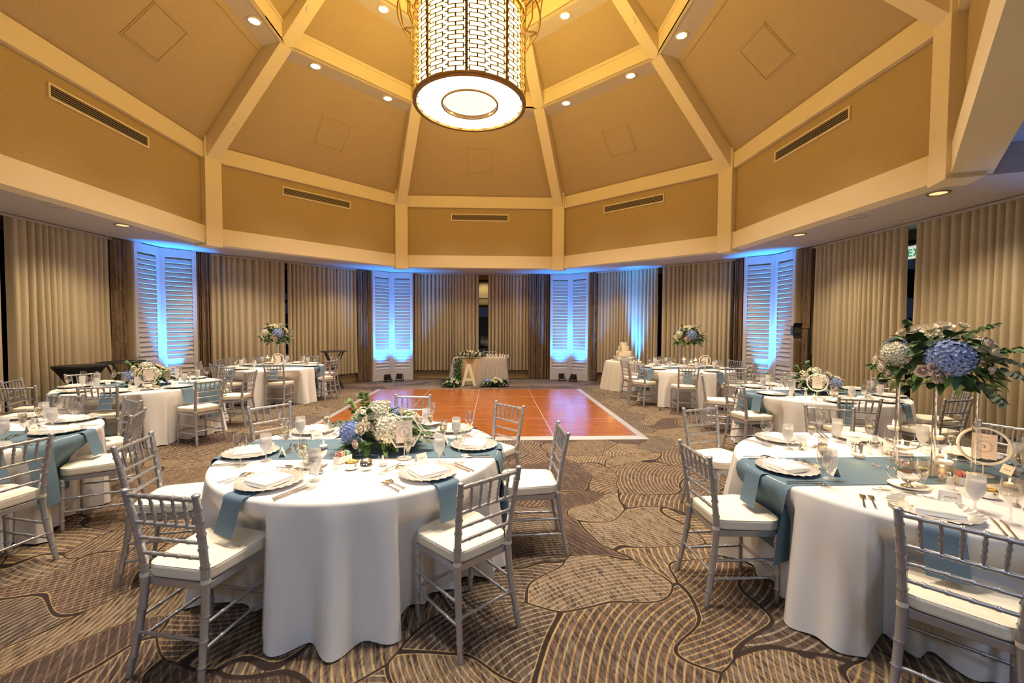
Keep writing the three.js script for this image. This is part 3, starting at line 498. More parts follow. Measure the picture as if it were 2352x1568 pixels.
const seatShape = (w0, w1, z0, z1, rad) => { const s = new THREE.Shape(); s.moveTo(-w0 + rad, -z0); s.lineTo(w0 - rad, -z0); s.quadraticCurveTo(w0, -z0, w0 + 0.004, -z0 - rad); s.lineTo(w1, -z1 + rad * 1.3); s.quadraticCurveTo(w1, -z1, w1 - rad * 1.6, -z1); s.quadraticCurveTo(0, -z1 - 0.02, -w1 + rad * 1.6, -z1); s.quadraticCurveTo(-w1, -z1, -w1, -z1 + rad * 1.3); s.lineTo(-w0 - 0.004, -z0 - rad); s.quadraticCurveTo(-w0, -z0, -w0 + rad, -z0); return s; };
const chairParts = (() => {
  const X0 = 0.195, Xs = 0.172, Xf = 0.198, g = {};
  g.post = [-1, 1].map(s => M([bambooPost([[s * Xf, 0, -0.265], [s * 0.180, 0.24, -0.222], [s * Xs, 0.46, -0.198], [s * 0.178, 0.66, -0.218], [s * X0, 0.905, -0.262]], 0.0175, [0.10, 0.22, 0.34, 0.60, 0.70, 0.78, 0.86, 0.93], 8, t => 0.0155 + 0.0035 * sin(t * PI)), xf(new THREE.SphereGeometry(0.0195, 10, 6), [s * X0, 0.908, -0.2625], [0, 0, 0], [1, 0.55, 1])]));
  g.front = [-1, 1].map(s => bambooPost([[s * 0.188, 0, 0.185], [s * 0.188, 0.22, 0.183], [s * 0.188, 0.43, 0.178]], 0.016, [0.2, 0.42, 0.64, 0.88], 8, t => 0.0135 + 0.004 * t));
  const at = y => { const t = (y - 0.46) / 0.445; return [Xs + (X0 - Xs) * Math.pow(clamp(t), 1.5), -0.198 - 0.064 * Math.pow(clamp(t), 1.3)]; };
  g.rail = [[0.885, 0.0115, [0.18, 0.34, 0.5, 0.66, 0.82]], [0.745, 0.0095, [0.18, 0.34, 0.5, 0.66, 0.82]], [0.665, 0.009, [0.2, 0.4, 0.6, 0.8]], [0.585, 0.009, [0.2, 0.4, 0.6, 0.8]]].map(([y, r, q]) => { const [x, z] = at(y); return rodG([-x, y, z], [x, y, z], r, q); });
  g.spindle = [0.18, 0.34, 0.5, 0.66, 0.82].map(f => { const [xa, za] = at(0.745), [xb, zb] = at(0.885); return rodG([(f * 2 - 1) * xa, 0.748, za], [(f * 2 - 1) * xb, 0.882, zb], 0.0075, [0.3, 0.52, 0.74], 6); });
  const ex = (s, d, bev, y) => { const q = new THREE.ExtrudeGeometry(s, { depth: d, bevelEnabled: true, bevelThickness: bev, bevelSize: bev, bevelSegments: 3, curveSegments: 6 }); q.rotateX(-PI / 2); q.translate(0, y, 0); return mergeVertices(clean(q)); };
  g.frame = ex(seatShape(0.168, 0.192, -0.188, 0.182, 0.03), 0.03, 0.004, 0.418);
  g.cushion = ex(seatShape(0.164, 0.196, -0.182, 0.194, 0.06), 0.034, 0.015, 0.471);
  { const pts = seatShape(0.174, 0.206, -0.191, 0.204, 0.062).getPoints(5).map(p => [p.x, 0.5165, -p.y]); pts.push(pts[0]); g.piping = sweep(pts, 0.0028, 5, false); }
  g.tie = [-1, 1].map(s => M([xf(new THREE.CylinderGeometry(0.022, 0.022, 0.022, 10, 1, true), [s * Xs, 0.472, -0.199]), bx(0.03, 0.018, 0.004, s * (Xs - 0.02), 0.474, -0.178, [0, s * 0.5, 0])]));
  const st = (a, b) => rodG(a, b, 0.0085, [0.25, 0.5, 0.75]);
  g.stretcher = [st([-0.188, 0.18, 0.183], [0.188, 0.18, 0.183]), st([-0.186, 0.20, -0.229], [0.186, 0.20, -0.229]), st([-0.186, 0.16, -0.236], [-0.188, 0.16, 0.183]), st([0.186, 0.16, -0.236], [0.188, 0.16, 0.183]), st([-0.178, 0.27, -0.217], [-0.188, 0.27, 0.183]), st([0.178, 0.27, -0.217], [0.188, 0.27, 0.183])];
  return g;
})();
const makeChair = maker((label, group) => {
  const o = thing('ballroom_chair', label, 'chair', [0, 0, 0], 0, group), g = chairParts;
  for (const q of g.post) part('back_leg', q, mat.silver, o); for (const q of g.front) part('front_leg', q, mat.silver, o);
  part('crest_rail', g.rail[0], mat.silver, o); for (const q of g.rail.slice(1)) part('back_rail', q, mat.silver, o); for (const q of g.spindle) part('spindle', q, mat.silver, o);
  part('seat_frame', g.frame, mat.silver, o); const c = part('cushion', g.cushion, mat.cushion, o, 'ivory seat cushion'); part('piping', g.piping, mat.cushion, c); for (const q of g.tie) part('cushion_tie', q, mat.cushion, o);
  for (const q of g.stretcher) part('stretcher', q, mat.silver, o);
  return o;
});
// ---------------------------------------------------------------- tables
const TY = 0.762, TR = 1.0;                                    // cloth top and table radius
// chairs: [x, z of the back rail's middle, heading of the back rail in degrees or null = facing the table, seat word]
const tables = [
  { id: 1, c: [-0.95, -3.23], w: 'front centre', floral: 'low', num: '1', cut: 2, chairs: [[-1.55, -2.02, 12, 'near left'], [-2.45, -2.98, -100, 'left'], [-2.21, -4.28, -50, 'far left'], [-0.91, -4.83, 5, 'far'], [0.16, -4.26, 47, 'far right'], [0.54, -3.26, 88, 'right'], [-0.01, -2.21, -39, 'near right']] },
  { id: 2, c: [2.70, -2.64], w: 'front right', floral: 'tall', num: '3', cut: 2, chairs: [[2.01, -4.03, -15, 'far left'], [1.29, -2.66, 89, 'left'], [3.30, -4.02, 26, 'far right'], [4.19, -3.22, null, 'right'], [1.88, -1.595, 48, 'near left'], [3.15, -1.3, null, 'near'], [4.1, -2.1, null, 'near right']] },
  { id: 3, c: [-4.50, -3.58], w: 'front left', floral: 'tall', num: '5', cut: 2, chairs: [[-3.18, -3.92, -115, 'right'], [-3.78, -4.60, 33, 'far right'], [-4.77, -4.93, 1, 'far'], [-3.19, -2.95, -77, 'near right'], [-5.75, -4.3, null, 'far left'], [-5.9, -3.1, null, 'left'], [-4.3, -2.15, null, 'near']] },
  { id: 4, c: [-5.40, -6.78], w: 'middle left', floral: 'low', num: '2', cut: 1, chairs: [[-5.03, -5.60, -21, 'near right'], [-4.02, -6.20, -64, 'right'], [-4.10, -7.35, -93, 'far right'], [-4.98, -8.14, 22, 'far'], [-6.04, -8.14, -30, 'far left'], [-6.60, -7.08, -66, 'left'], [-6.77, -6.25, -109, 'second left'], [-5.96, -5.52, -23, 'near left']] },
  { id: 5, c: [-4.93, -9.82], w: 'back left', floral: 'tall', num: '6', cut: 0, chairs: [[-5.47, -8.62, null, 'near left'], [-6.28, -10.1, null, 'far left'], [-4.42, -8.72, 0, 'near right'], [-3.68, -9.78, -70, 'right'], [-3.92, -10.72, -79, 'far right'], [-4.68, -11.12, null, 'far'], [-5.62, -10.85, null, 'second far'], [-6.17, -9.18, null, 'left']] },
  { id: 6, c: [4.32, -9.38], w: 'back right', floral: 'tall', num: '7', cut: 0, chairs: [[3.02, -9.72, 83, 'left'], [3.48, -10.52, null, 'far left'], [3.02, -8.86, 55, 'near left'], [4.32, -10.70, -1, 'far'], [5.20, -10.50, null, 'far right'], [5.72, -9.80, null, 'right'], [4.70, -8.02, 18, 'second near'], [3.79, -8.08, 6, 'near'], [5.60, -8.85, null, 'near right']] },
  { id: 7, c: [4.60, -5.82], w: 'middle right', floral: 'low', num: '4', cut: 1, chairs: [[3.43, -6.85, 115, 'far left'], [4.24, -7.25, -9, 'far'], [3.22, -5.55, 82, 'left'], [5.28, -7.22, 28, 'second far'], [6.12, -6.35, 69, 'far right'], [5.98, -5.15, 120, 'right'], [5.13, -4.45, -9, 'near right'], [4.06, -4.52, 21, 'near']] },
];
for (const T of tables) for (const ch of T.chairs) {
  const [x, z, ang] = ch, dx = T.c[0] - x, dz = T.c[1] - z, L = Math.hypot(dx, dz); let n = [dx / L, dz / L];
  if (ang !== null) { const a = ang * D2R; let m = [-sin(a), cos(a)]; if (m[0] * n[0] + m[1] * n[1] < 0) m = [-m[0], -m[1]]; n = m; }
  const turn = Math.atan2(n[0], n[1]), p = [x + n[0] * 0.262, 0, z + n[1] * 0.262];
  ch.pose = { p, turn }; ch.ang = Math.atan2(z - T.c[1], x - T.c[0]);
  makeChair(p, turn, `silver ballroom chair with ivory cushion at the ${ch[3]} seat of the ${T.w} table`, `silver chairs of the ${T.w} table`);
}
// how far the cloth may hang out at an angle before a chair seat holds it back
function clothLimit(T, th) {
  let lim = 9; const cx = cos(th), cz = sin(th);
  for (const ch of T.chairs) { const { p, turn } = ch.pose; for (let r = 0.6; r < 1.35; r += 0.01) { const X = T.c[0] + cx * r - p[0], Z = T.c[1] + cz * r - p[2], lx = X * cos(turn) - Z * sin(turn), lz = X * sin(turn) + Z * cos(turn); if (Math.abs(lx) < 0.235 && lz < 0.232 && lz > -0.3) { lim = Math.min(lim, r - 0.012); break; } } }
  return lim;
}
function tableCloth(T) {
  const NA = 288, rows = [], lims = [], k1 = 24 + T.id % 3, k2 = 15 + T.id % 4;
  for (let i = 0; i < NA; i++) lims.push(clothLimit(T, i / NA * 2 * PI));
  const lim = i => { let m = 9; for (let d = -3; d <= 3; d++) m = Math.min(m, lims[(i + d + NA) % NA] + Math.abs(d) * 0.006); return m; };
  return grid(NA, 22, (u, v) => {
    const i = Math.round(u * NA) % NA, th = i / NA * 2 * PI, j = Math.round(v * 22); let r, y;
    if (j <= 4) { r = [0, 0.35, 0.7, 0.9, 0.975][j] * TR; y = TY; }
    else if (j <= 7) { const a = (j - 4) / 3 * PI / 2; r = 0.975 + 0.025 * sin(a); y = TY - 0.025 * (1 - cos(a)); }
    else {
      const d = (j - 7) / 15; y = TY - 0.025 - d * (TY - 0.025 - 0.006);
      const f = 0.6 * cos(k1 * th + T.id) + 0.45 * cos(k2 * th + 2.1 * T.id) + 0.25 * cos(5 * th + 1.3 * T.id), fold = 0.075 * Math.pow(d, 1.1) * f;
      r = 1.0 + 0.004 + 0.075 * d + fold + 0.01 * sin(23 * th + T.id) * d;
      const L = lim(i), w = sm(clamp((TY - 0.04 - y) / 0.2)); if (r > L) r = r + (L - Math.max(0, -fold) - 0.02 * d * (1 + cos(k1 * th)) - r) * w;
      if (j === 22) y = 0.006 + 0.006 * (1 + cos(k1 * th));
    }
    return [cos(th) * r, y, sin(th) * r];
  }, (u, v) => [u * 6.3, v * 1.7]);
}
// blue runner along x over the table and down both sides
function runnerGeo(T) {
  const w = 0.26, drop = 0.47, X = (c) => Math.sqrt(1.0 - c * c) + 0.006;
  return grid(16, 64, (u, v) => {
    const c = (u - 0.5) * 2 * w, xe = X(c), tot = 2 * (xe + drop), s = v * tot - tot / 2, a = Math.abs(s), sg = Math.sign(s) || 1; let x, y;
    if (a < xe - 0.02) { x = a; y = TY + 0.0035; } else if (a < xe + 0.02) { const q = (a - xe + 0.02) / 0.04 * PI / 2; x = xe - 0.02 + 0.031 * sin(q); y = TY + 0.0035 - 0.03 * (1 - cos(q)); }
    else { const d = a - xe - 0.02; x = xe + 0.011 + d * 0.1 + 0.012 * sin(c * 26 + T.id) * clamp(d * 3) + 0.022 * clamp(d * 4); y = TY - 0.027 - d;
      const th = Math.atan2(c, sg * x), rr0 = Math.hypot(x, c), L = Math.min(9, clothLimit(T, th) + 0.008), wv = sm(clamp((TY - 0.04 - y) / 0.2)); if (rr0 > L) { const k = 1 + (L / rr0 - 1) * wv; return [sg * x * k, y, c * k]; } }
    return [sg * x, y, c];
  });
}
// blue napkin from under the charger over the table edge (local: z outward from the table centre)
function napkinGeo(len, sway) {
  const w = 0.078;
  return grid(6, 30, (u, v) => {
    const c = (u - 0.5) * 2 * w, ze = Math.sqrt(1.0 - c * c) + 0.016, z0 = 0.72, tot = (ze - z0) + len, s = z0 + v * tot; let z, y, x = c;
    if (s < ze - 0.015) { z = s; y = TY + 0.0058; } else if (s < ze + 0.02) { const q = (s - ze + 0.015) / 0.035 * PI / 2; z = ze - 0.015 + 0.022 * sin(q); y = TY + 0.0058 - 0.022 * (1 - cos(q)); }
    else { const d = s - ze - 0.02; z = ze + 0.007 + 0.14 * d + 0.02 * clamp(d * 5); y = TY - 0.0162 - d; x = c * (1 + 0.15 * d) + sway * d + 0.004 * sin(c * 60); }
    return [x, y, z];
  });
}
const napG = [napkinGeo(0.215, 0.08), napkinGeo(0.195, -0.1), napkinGeo(0.218, 0.0)];
const tableG = { top: cyl(0.975, 0.975, 0.022, 48, 0, TY - 0.016, 0), leg: cyl(0.022, 0.022, TY - 0.028, 10, 0, (TY - 0.028) / 2, 0) };
const makeTable = maker((label, group) => { const o = thing('round_table', label, 'table', [0, 0, 0], 0, group); part('tabletop', tableG.top, mat.plinth, o); for (const [x, z] of [[0.3, 0.3], [0.3, -0.3], [-0.3, 0.3], [-0.3, -0.3]]) part('leg', tableG.leg, mat.dark, o).position.set(x, 0, z); return o; });
// ---------------------------------------------------------------- tableware prototypes (local z points to the sitter)
const chargerG = (() => { const pr = [[0, 0.004], [0.08, 0.004], [0.105, 0.005], [0.122, 0.012], [0.14, 0.0145], [0.155, 0.0165], [0.17, 0.019], [0.178, 0.019]], n = 144;
  return grid(n, pr.length - 1, (u, v) => { const j = Math.round(v * (pr.length - 1)), th = u * 2 * PI; let [r, y] = pr[j]; const b = clamp((r - 0.118) / 0.05); r += b * 0.005 * cos(24 * th); y += b * 0.0035 * cos(24 * th + j * 1.9) + b * 0.0012 * cos(48 * th); return [cos(th) * r, y, sin(th) * r]; }); })();
const chargerU = (() => { const pr = [[0.178, 0.019], [0.165, 0.014], [0.12, 0.004], [0.1, 0.0], [0, 0.0]]; return grid(36, 4, (u, v) => { const [r, y] = pr[Math.round(v * 4)], th = u * 2 * PI; return [cos(th) * r, y, sin(th) * r]; }); })();
const chargerAll = M([chargerG, chargerU]);
const folded = M([rb(0.19, 0.02, 0.19, 0.007, 0, 0.010, 0), rb(0.186, 0.009, 0.182, 0.004, 0.002, 0.024, 0.002)]);
const menuTex = (() => { const c = document.createElement('canvas'); c.width = 256; c.height = 256; const q = c.getContext('2d'); q.fillStyle = '#f1ece2'; q.fillRect(0, 0, 256, 256); q.fillStyle = 'rgba(120,110,104,0.55)'; for (let i = 0; i < 9; i++) { let x = 50 + (i % 3) * 8; while (x < 205 - (i % 3) * 8) { const w = 6 + hash(i, x | 0, 3) * 22; q.fillRect(x, 44 + i * 20, w, i % 3 === 0 ? 5 : 3); x += w + 6; } } const t = new THREE.CanvasTexture(c); t.colorSpace = THREE.SRGBColorSpace; return t; })();
mat.menu = std({ map: menuTex, roughness: 0.8 });
const menuG = (() => { const g = bx(0.165, 0.0012, 0.165, 0, 0.0006, 0); return g; })();
const cardG = (() => { const h = 0.058, w = 0.085; return M([xf(new THREE.BoxGeometry(w, h, 0.0012), [0, h / 2 * cos(0.35), 0.011], [-0.35, 0, 0]), xf(new THREE.BoxGeometry(w, h, 0.0012), [0, h / 2 * cos(0.35), -0.011], [0.35, 0, 0])]); })();
const cardTex = (() => { const c = document.createElement('canvas'); c.width = 128; c.height = 96; const q = c.getContext('2d'); q.fillStyle = '#f2ede4'; q.fillRect(0, 0, 128, 96); q.strokeStyle = 'rgba(110,100,96,0.8)'; q.lineWidth = 3; q.beginPath(); q.moveTo(28, 50); for (let i = 0; i <= 24; i++) q.lineTo(28 + i * 3, 50 + 7 * sin(i * 1.9) * (0.4 + hash(i, 2, 8))); q.stroke(); q.fillStyle = '#5c5450'; q.beginPath(); q.arc(112, 14, 4, 0, 7); q.fill(); const t = new THREE.CanvasTexture(c); t.colorSpace = THREE.SRGBColorSpace; return t; })();
mat.card = std({ map: cardTex, roughness: 0.8 });
function bendUp(g, f) { const p = g.attributes.position; for (let i = 0; i < p.count; i++) p.setY(i, p.getY(i) + f(p.getZ(i), p.getX(i))); g.computeVertexNormals(); return g; }
function flat(shape, d, bev = 0.0004) { const g = new THREE.ExtrudeGeometry(shape, { depth: d, bevelEnabled: true, bevelThickness: bev, bevelSize: bev, bevelSegments: 1, curveSegments: 5 }); g.rotateX(PI / 2); g.translate(0, d + bev, 0); return clean(g); }
// forks, knives, spoons lie along z with the working end at -z
const forkG = (() => { const s = new THREE.Shape(), pts = [[-0.0045, 0.1], [0.0045, 0.1], [0.0025, -0.02], [0.011, -0.045], [0.0125, -0.1], [0.0095, -0.1], [0.0088, -0.062], [0.0055, -0.062], [0.005, -0.1], [0.002, -0.1], [0.0016, -0.062], [-0.0016, -0.062], [-0.002, -0.1], [-0.005, -0.1], [-0.0055, -0.062], [-0.0088, -0.062], [-0.0095, -0.1], [-0.0125, -0.1], [-0.011, -0.045], [-0.0025, -0.02]]; pts.forEach(([x, z], i) => i ? s.lineTo(x * 1.15, z) : s.moveTo(x * 1.15, z)); return bendUp(flat(s, 0.0016), z => z < -0.03 ? 0.011 * Math.sin(clamp((-z - 0.03) / 0.07) * PI) : z > 0 ? 0.003 * clamp(z / 0.1) : 0); })();
const knifeG = (() => { const s = new THREE.Shape(); s.moveTo(-0.0055, 0.115); s.lineTo(0.0055, 0.115); s.lineTo(0.0048, 0.0); s.lineTo(0.0085, -0.012); s.quadraticCurveTo(0.0095, -0.09, -0.004, -0.118); s.lineTo(-0.005, 0); return flat(s, 0.0018); })();
const spoonG = (() => { const s = new THREE.Shape(); s.moveTo(-0.0045, 0.09); s.lineTo(0.0045, 0.09); s.lineTo(0.0025, -0.03); s.bezierCurveTo(0.02, -0.045, 0.019, -0.09, 0, -0.092); s.bezierCurveTo(-0.019, -0.09, -0.02, -0.045, -0.0025, -0.03); return bendUp(flat(s, 0.0016), z => z < -0.02 ? 0.006 * clamp((-z - 0.02) / 0.07) : 0.002); })();
const stemPr = (R, bowl0, h, maxR, rim, th, foot) => { // outer then inner profile of a stemmed glass
  const o = [[0, 0.0015], [foot, 0.0015], [foot, 0.0032], [foot * 0.5, 0.0055], [0.006, 0.011], [0.0042, 0.03], [0.0042, bowl0 - 0.012], [0.009, bowl0 - 0.002]], n = 8, b = [];
  for (let i = 1; i <= n; i++) { const t = i / n, y = bowl0 + (h - bowl0) * t, q = t < 0.45 ? Math.sin(t / 0.45 * PI / 2) : 1 + (rim / maxR - 1) * Math.pow((t - 0.45) / 0.55, 1.5); b.push([0.006 + (maxR - 0.006) * q, y]); }
  const inn = b.slice().reverse().map(([r, y]) => [Math.max(0.0008, r - th), y]); inn.push([0, bowl0 + 0.004]); return { o: [...o, ...b, ...inn], b };
};
const wineP = stemPr(0, 0.098, 0.215, 0.041, 0.034, 0.0016, 0.036), fluteP = stemPr(0, 0.085, 0.212, 0.026, 0.0245, 0.0014, 0.032), gobP = stemPr(0, 0.05, 0.185, 0.038, 0.033, 0.0018, 0.034);
const outer = (P, n) => P.o.slice(0, 8 + n); const wineG = lathe(wineP.o, 26), fluteG = lathe(fluteP.o, 20), gobG = lathe(gobP.o.map(([r, y]) => [r, y]), 22);
const fluteFill = (() => { const f = []; f.push([0, 0.0905]); for (const [r, y] of fluteP.b) if (y < 0.168) f.push([r - 0.0018, y + 0.002]); const top = f[f.length - 1]; f.push([0, top[1]]); return lathe(f, 18); })();
const gobFill = (() => { const f = []; f.push([0, 0.056]); for (const [r, y] of gobP.b) if (y < 0.16) f.push([r - 0.0024, y + 0.002]); f.push([0, f[f.length - 1][1]]); return lathe(f, 18); })();
mat.ice = phy({ color: lin(0.86, 0.86, 0.86), roughness: 0.6, transmission: 0.45, thickness: 0 });
const wineM = maker((l, g) => { const o = thing('wine_glass', l, 'wine glass', [0, 0, 0], 0, g); part('glass', wineG, mat.stemware, o); return o; });
const fluteM = maker((l, g) => { const o = thing('champagne_flute', l, 'flute', [0, 0, 0], 0, g); part('glass', fluteG, mat.stemware, o); part('champagne', fluteFill, mat.champagne, o, 'golden champagne'); return o; });
const gobM = maker((l, g) => { const o = thing('water_goblet', l, 'goblet', [0, 0, 0], 0, g); part('glass', gobG, mat.frost, o, 'fogged glass'); part('iced_water', gobFill, mat.ice, o); return o; });
const mk = (name, cat, geo, m) => maker((l, g) => single(name, geo, m, l, cat, [0, 0, 0], 0, g));
const chargerM = mk('charger_plate', 'plate', chargerAll, mat.charger), foldedM = mk('folded_napkin', 'napkin', folded, mat.paper), menuM = mk('menu_card', 'menu', menuG, mat.menu), forkM = mk('fork', 'fork', forkG, mat.steel), knifeM = mk('knife', 'knife', knifeG, mat.steel), spoonM = mk('spoon', 'spoon', spoonG, mat.steel), cardM = mk('place_card', 'card', cardG, mat.card);
const napM = napG.map(g => mk('blue_napkin', 'napkin', g, mat.napBlue));
for (const T of tables) {
  const tn = `the ${T.w} table`, [cx, cz] = T.c;
  makeTable([cx, 0, cz], 0, `round table hidden under the cloth of ${tn}`, 'round banquet tables');
  single('tablecloth', tableCloth(T), mat.cloth, `white floor-length cloth draped over ${tn}`, 'tablecloth', [cx, 0, cz], 0, 'white round tablecloths');
  single('table_runner', runnerGeo(T), mat.blue, `dusty blue runner laid across ${tn}`, 'runner', [cx, 0, cz], 0, 'blue table runners');
  T.chairs.forEach((ch, n) => {
    const th = ch.ang, o = [cos(th), sin(th)], turn = Math.atan2(o[0], o[1]), R = [o[1], -o[0]];
    const P = (s, r, y = TY + 0.0042) => [cx + R[0] * s + o[0] * r, y, cz + R[1] * s + o[1] * r];
    const at = `at the ${ch[3]} seat of ${tn}`, G = w => `${w} of ${tn}`, j = () => rr(-0.008, 0.008);
    napM[(n + T.id) % 3]([cx, 0, cz], turn, `blue napkin hanging over the edge ${at}`, G('blue napkins'));
    chargerM(P(0, 0.80, TY + 0.0075), turn + rr(0, 0.3), `silver scalloped charger plate ${at}`, G('charger plates'));
    foldedM(P(j(), 0.80, TY + 0.013), turn + rr(-0.25, 0.25), `white folded napkin on the charger ${at}`, G('white napkins'));
    menuM(P(j(), 0.80, TY + 0.0418), turn + rr(-0.25, 0.25), `menu card on the plate ${at}`, G('menu cards'));
    wineM(P(0.275 + j(), 0.76 + j()), rr(0, 6), `clear empty wine glass ${at}`, G('wine glasses'));
    gobM(P(0.185 + j(), 0.645 + j()), rr(0, 6), `fogged goblet of iced water ${at}`, G('water goblets'));
    fluteM(P(0.0 + j(), 0.57 + j()), rr(0, 6), `champagne flute with golden wine ${at}`, G('champagne flutes'));
    if (T.cut) {
      cardM(P(0.10 + j(), 0.565 + j()), turn + rr(-0.3, 0.3), `small white place card ${at}`, G('place cards'));
      forkM(P(-0.232, 0.815), turn + 0.03, `inner silver fork ${at}`, G('forks')); forkM(P(-0.272, 0.825), turn - 0.02, `outer silver fork ${at}`, G('forks'));
      knifeM(P(0.214, 0.83), turn, `inner silver knife ${at}`, G('knives'));
      if (T.cut > 1) { knifeM(P(0.244, 0.84), turn - 0.03, `outer silver knife ${at}`, G('knives')); spoonM(P(-0.10, 0.53), turn + PI / 2 + 0.3, `dessert spoon above the plate ${at}`, G('spoons')); forkM(P(-0.12, 0.575), turn - PI / 2 + 0.2, `dessert fork above the plate ${at}`, G('forks')); }
    }
  });
}
// ---------------------------------------------------------------- flowers
function leafGeo(L, W, curl, fold, nl = 5) { return grid(2, nl, (u, v) => { const z = v * L, w = W * Math.pow(sin(PI * Math.pow(v, 0.8)), 0.8) * (v > 0.98 ? 0 : 1), c = u - 0.5; return [c * w * 2, Math.abs(c) * w * fold - curl * v * v * L, z]; }); }
const leafGs = [leafGeo(0.085, 0.022, 0.25, 0.5), leafGeo(0.07, 0.026, 0.1, 0.3), leafGeo(0.11, 0.024, 0.45, 0.5), leafGeo(0.06, 0.012, 0.2, 0.4)];
const leafMs = [mat.leafA, mat.leafB, mat.leafD, mat.leafC];
function roseGeo(r) { // closed heart of petals with looser ones curling outwards
  const gs = []; for (let i = 0; i < 15; i++) { const a = i * 2.4, k = i / 14, rad = r * (0.16 + 0.62 * k), w = 1.15 - 0.25 * k, y0 = -0.35 * r, y1 = r * (0.72 - 0.42 * k * k), curl = k * k; gs.push(xf(grid(4, 4, (u, v) => { const q = (u - 0.5) * w * 1.7, e = rad * (0.62 + 0.55 * sin(v * 1.9)) + r * 0.30 * curl * v * v * v - r * 0.10 * (1 - k) * v * v, top = 1 - 0.16 * Math.pow(2 * u - 1, 2); return [sin(q) * e, y0 + (y1 - y0) * v * top - r * 0.14 * curl * Math.pow(v, 4), cos(q) * e]; }), [0, 0, 0], [0, a, 0])); } return M(gs);
}
const roseGs = [roseGeo(0.03), roseGeo(0.025), roseGeo(0.036)];
function hydGeo(r, n, sd) {
  const pos = [], nor = [], col = [], idx = [];
  const core = new THREE.IcosahedronGeometry(r * 0.82, 1); const cp = core.attributes.position; for (let i = 0; i < cp.count; i++) { pos.push(cp.getX(i), cp.getY(i), cp.getZ(i)); col.push(0.55, 0.58, 0.5); } for (let i = 0; i < cp.count; i++) idx.push(i);
  for (let i = 0; i < n; i++) {
    const y = 1 - 2 * (i + 0.5) / n, q = i * 2.39996, s = Math.sqrt(1 - y * y), d = V(cos(q) * s, y, sin(q) * s), rad = r * (0.9 + 0.14 * hash(i, sd, 1));
    const t1 = Math.abs(d.y) > 0.9 ? V(1, 0, 0) : V(0, 1, 0).cross(d).normalize(), t2 = d.clone().cross(t1), rot = hash(i, sd, 2) * 6.3, c0 = d.clone().multiplyScalar(rad), pr = r * (n > 100 ? 0.165 : 0.21), tone = 0.8 + 0.3 * hash(i, sd, 3), hue = hash(i, sd, 4);
    const cc = [tone * (0.94 + 0.12 * hue), tone, tone * (1.05 - 0.1 * hue)];
    for (let p = 0; p < 4; p++) {
      const a = rot + p * PI / 2, ax = t1.clone().multiplyScalar(cos(a)).addScaledVector(t2, sin(a)), sx = t1.clone().multiplyScalar(-sin(a)).addScaledVector(t2, cos(a)), b = pos.length / 3, lift = 0.35 + 0.5 * hash(i * 4 + p, sd, 5);
      const put = (f, g, h) => { const v = c0.clone().addScaledVector(ax, f * pr).addScaledVector(sx, g * pr).addScaledVector(d, h * pr); pos.push(v.x, v.y, v.z); col.push(...cc); };
      put(0.05, 0, 0); put(0.6, 0.52, lift * 0.5); put(1.1, 0, lift); put(0.6, -0.52, lift * 0.5); put(0.62, 0, lift * 0.25); idx.push(b, b + 1, b + 4, b + 1, b + 2, b + 4, b + 2, b + 3, b + 4, b + 3, b, b + 4);
    }
  }
  const g = new THREE.BufferGeometry(); g.setAttribute('position', new THREE.Float32BufferAttribute(pos, 3)); g.setAttribute('color', new THREE.Float32BufferAttribute(col, 3)); g.setIndex(idx); g.computeVertexNormals(); return g;
}
const hydG = hydGeo(0.1, 190, 1), hydF = hydGeo(0.1, 70, 2);
const qz = (dir, roll) => { const z = dir.clone().normalize(), up = Math.abs(z.y) > 0.95 ? V(1, 0, 0) : V(0, 1, 0), x = up.clone().cross(z).normalize(), y = z.clone().cross(x); return new THREE.Quaternion().setFromRotationMatrix(new THREE.Matrix4().makeBasis(x, y, z)).multiply(new THREE.Quaternion().setFromAxisAngle(V(0, 0, 1), roll)); };
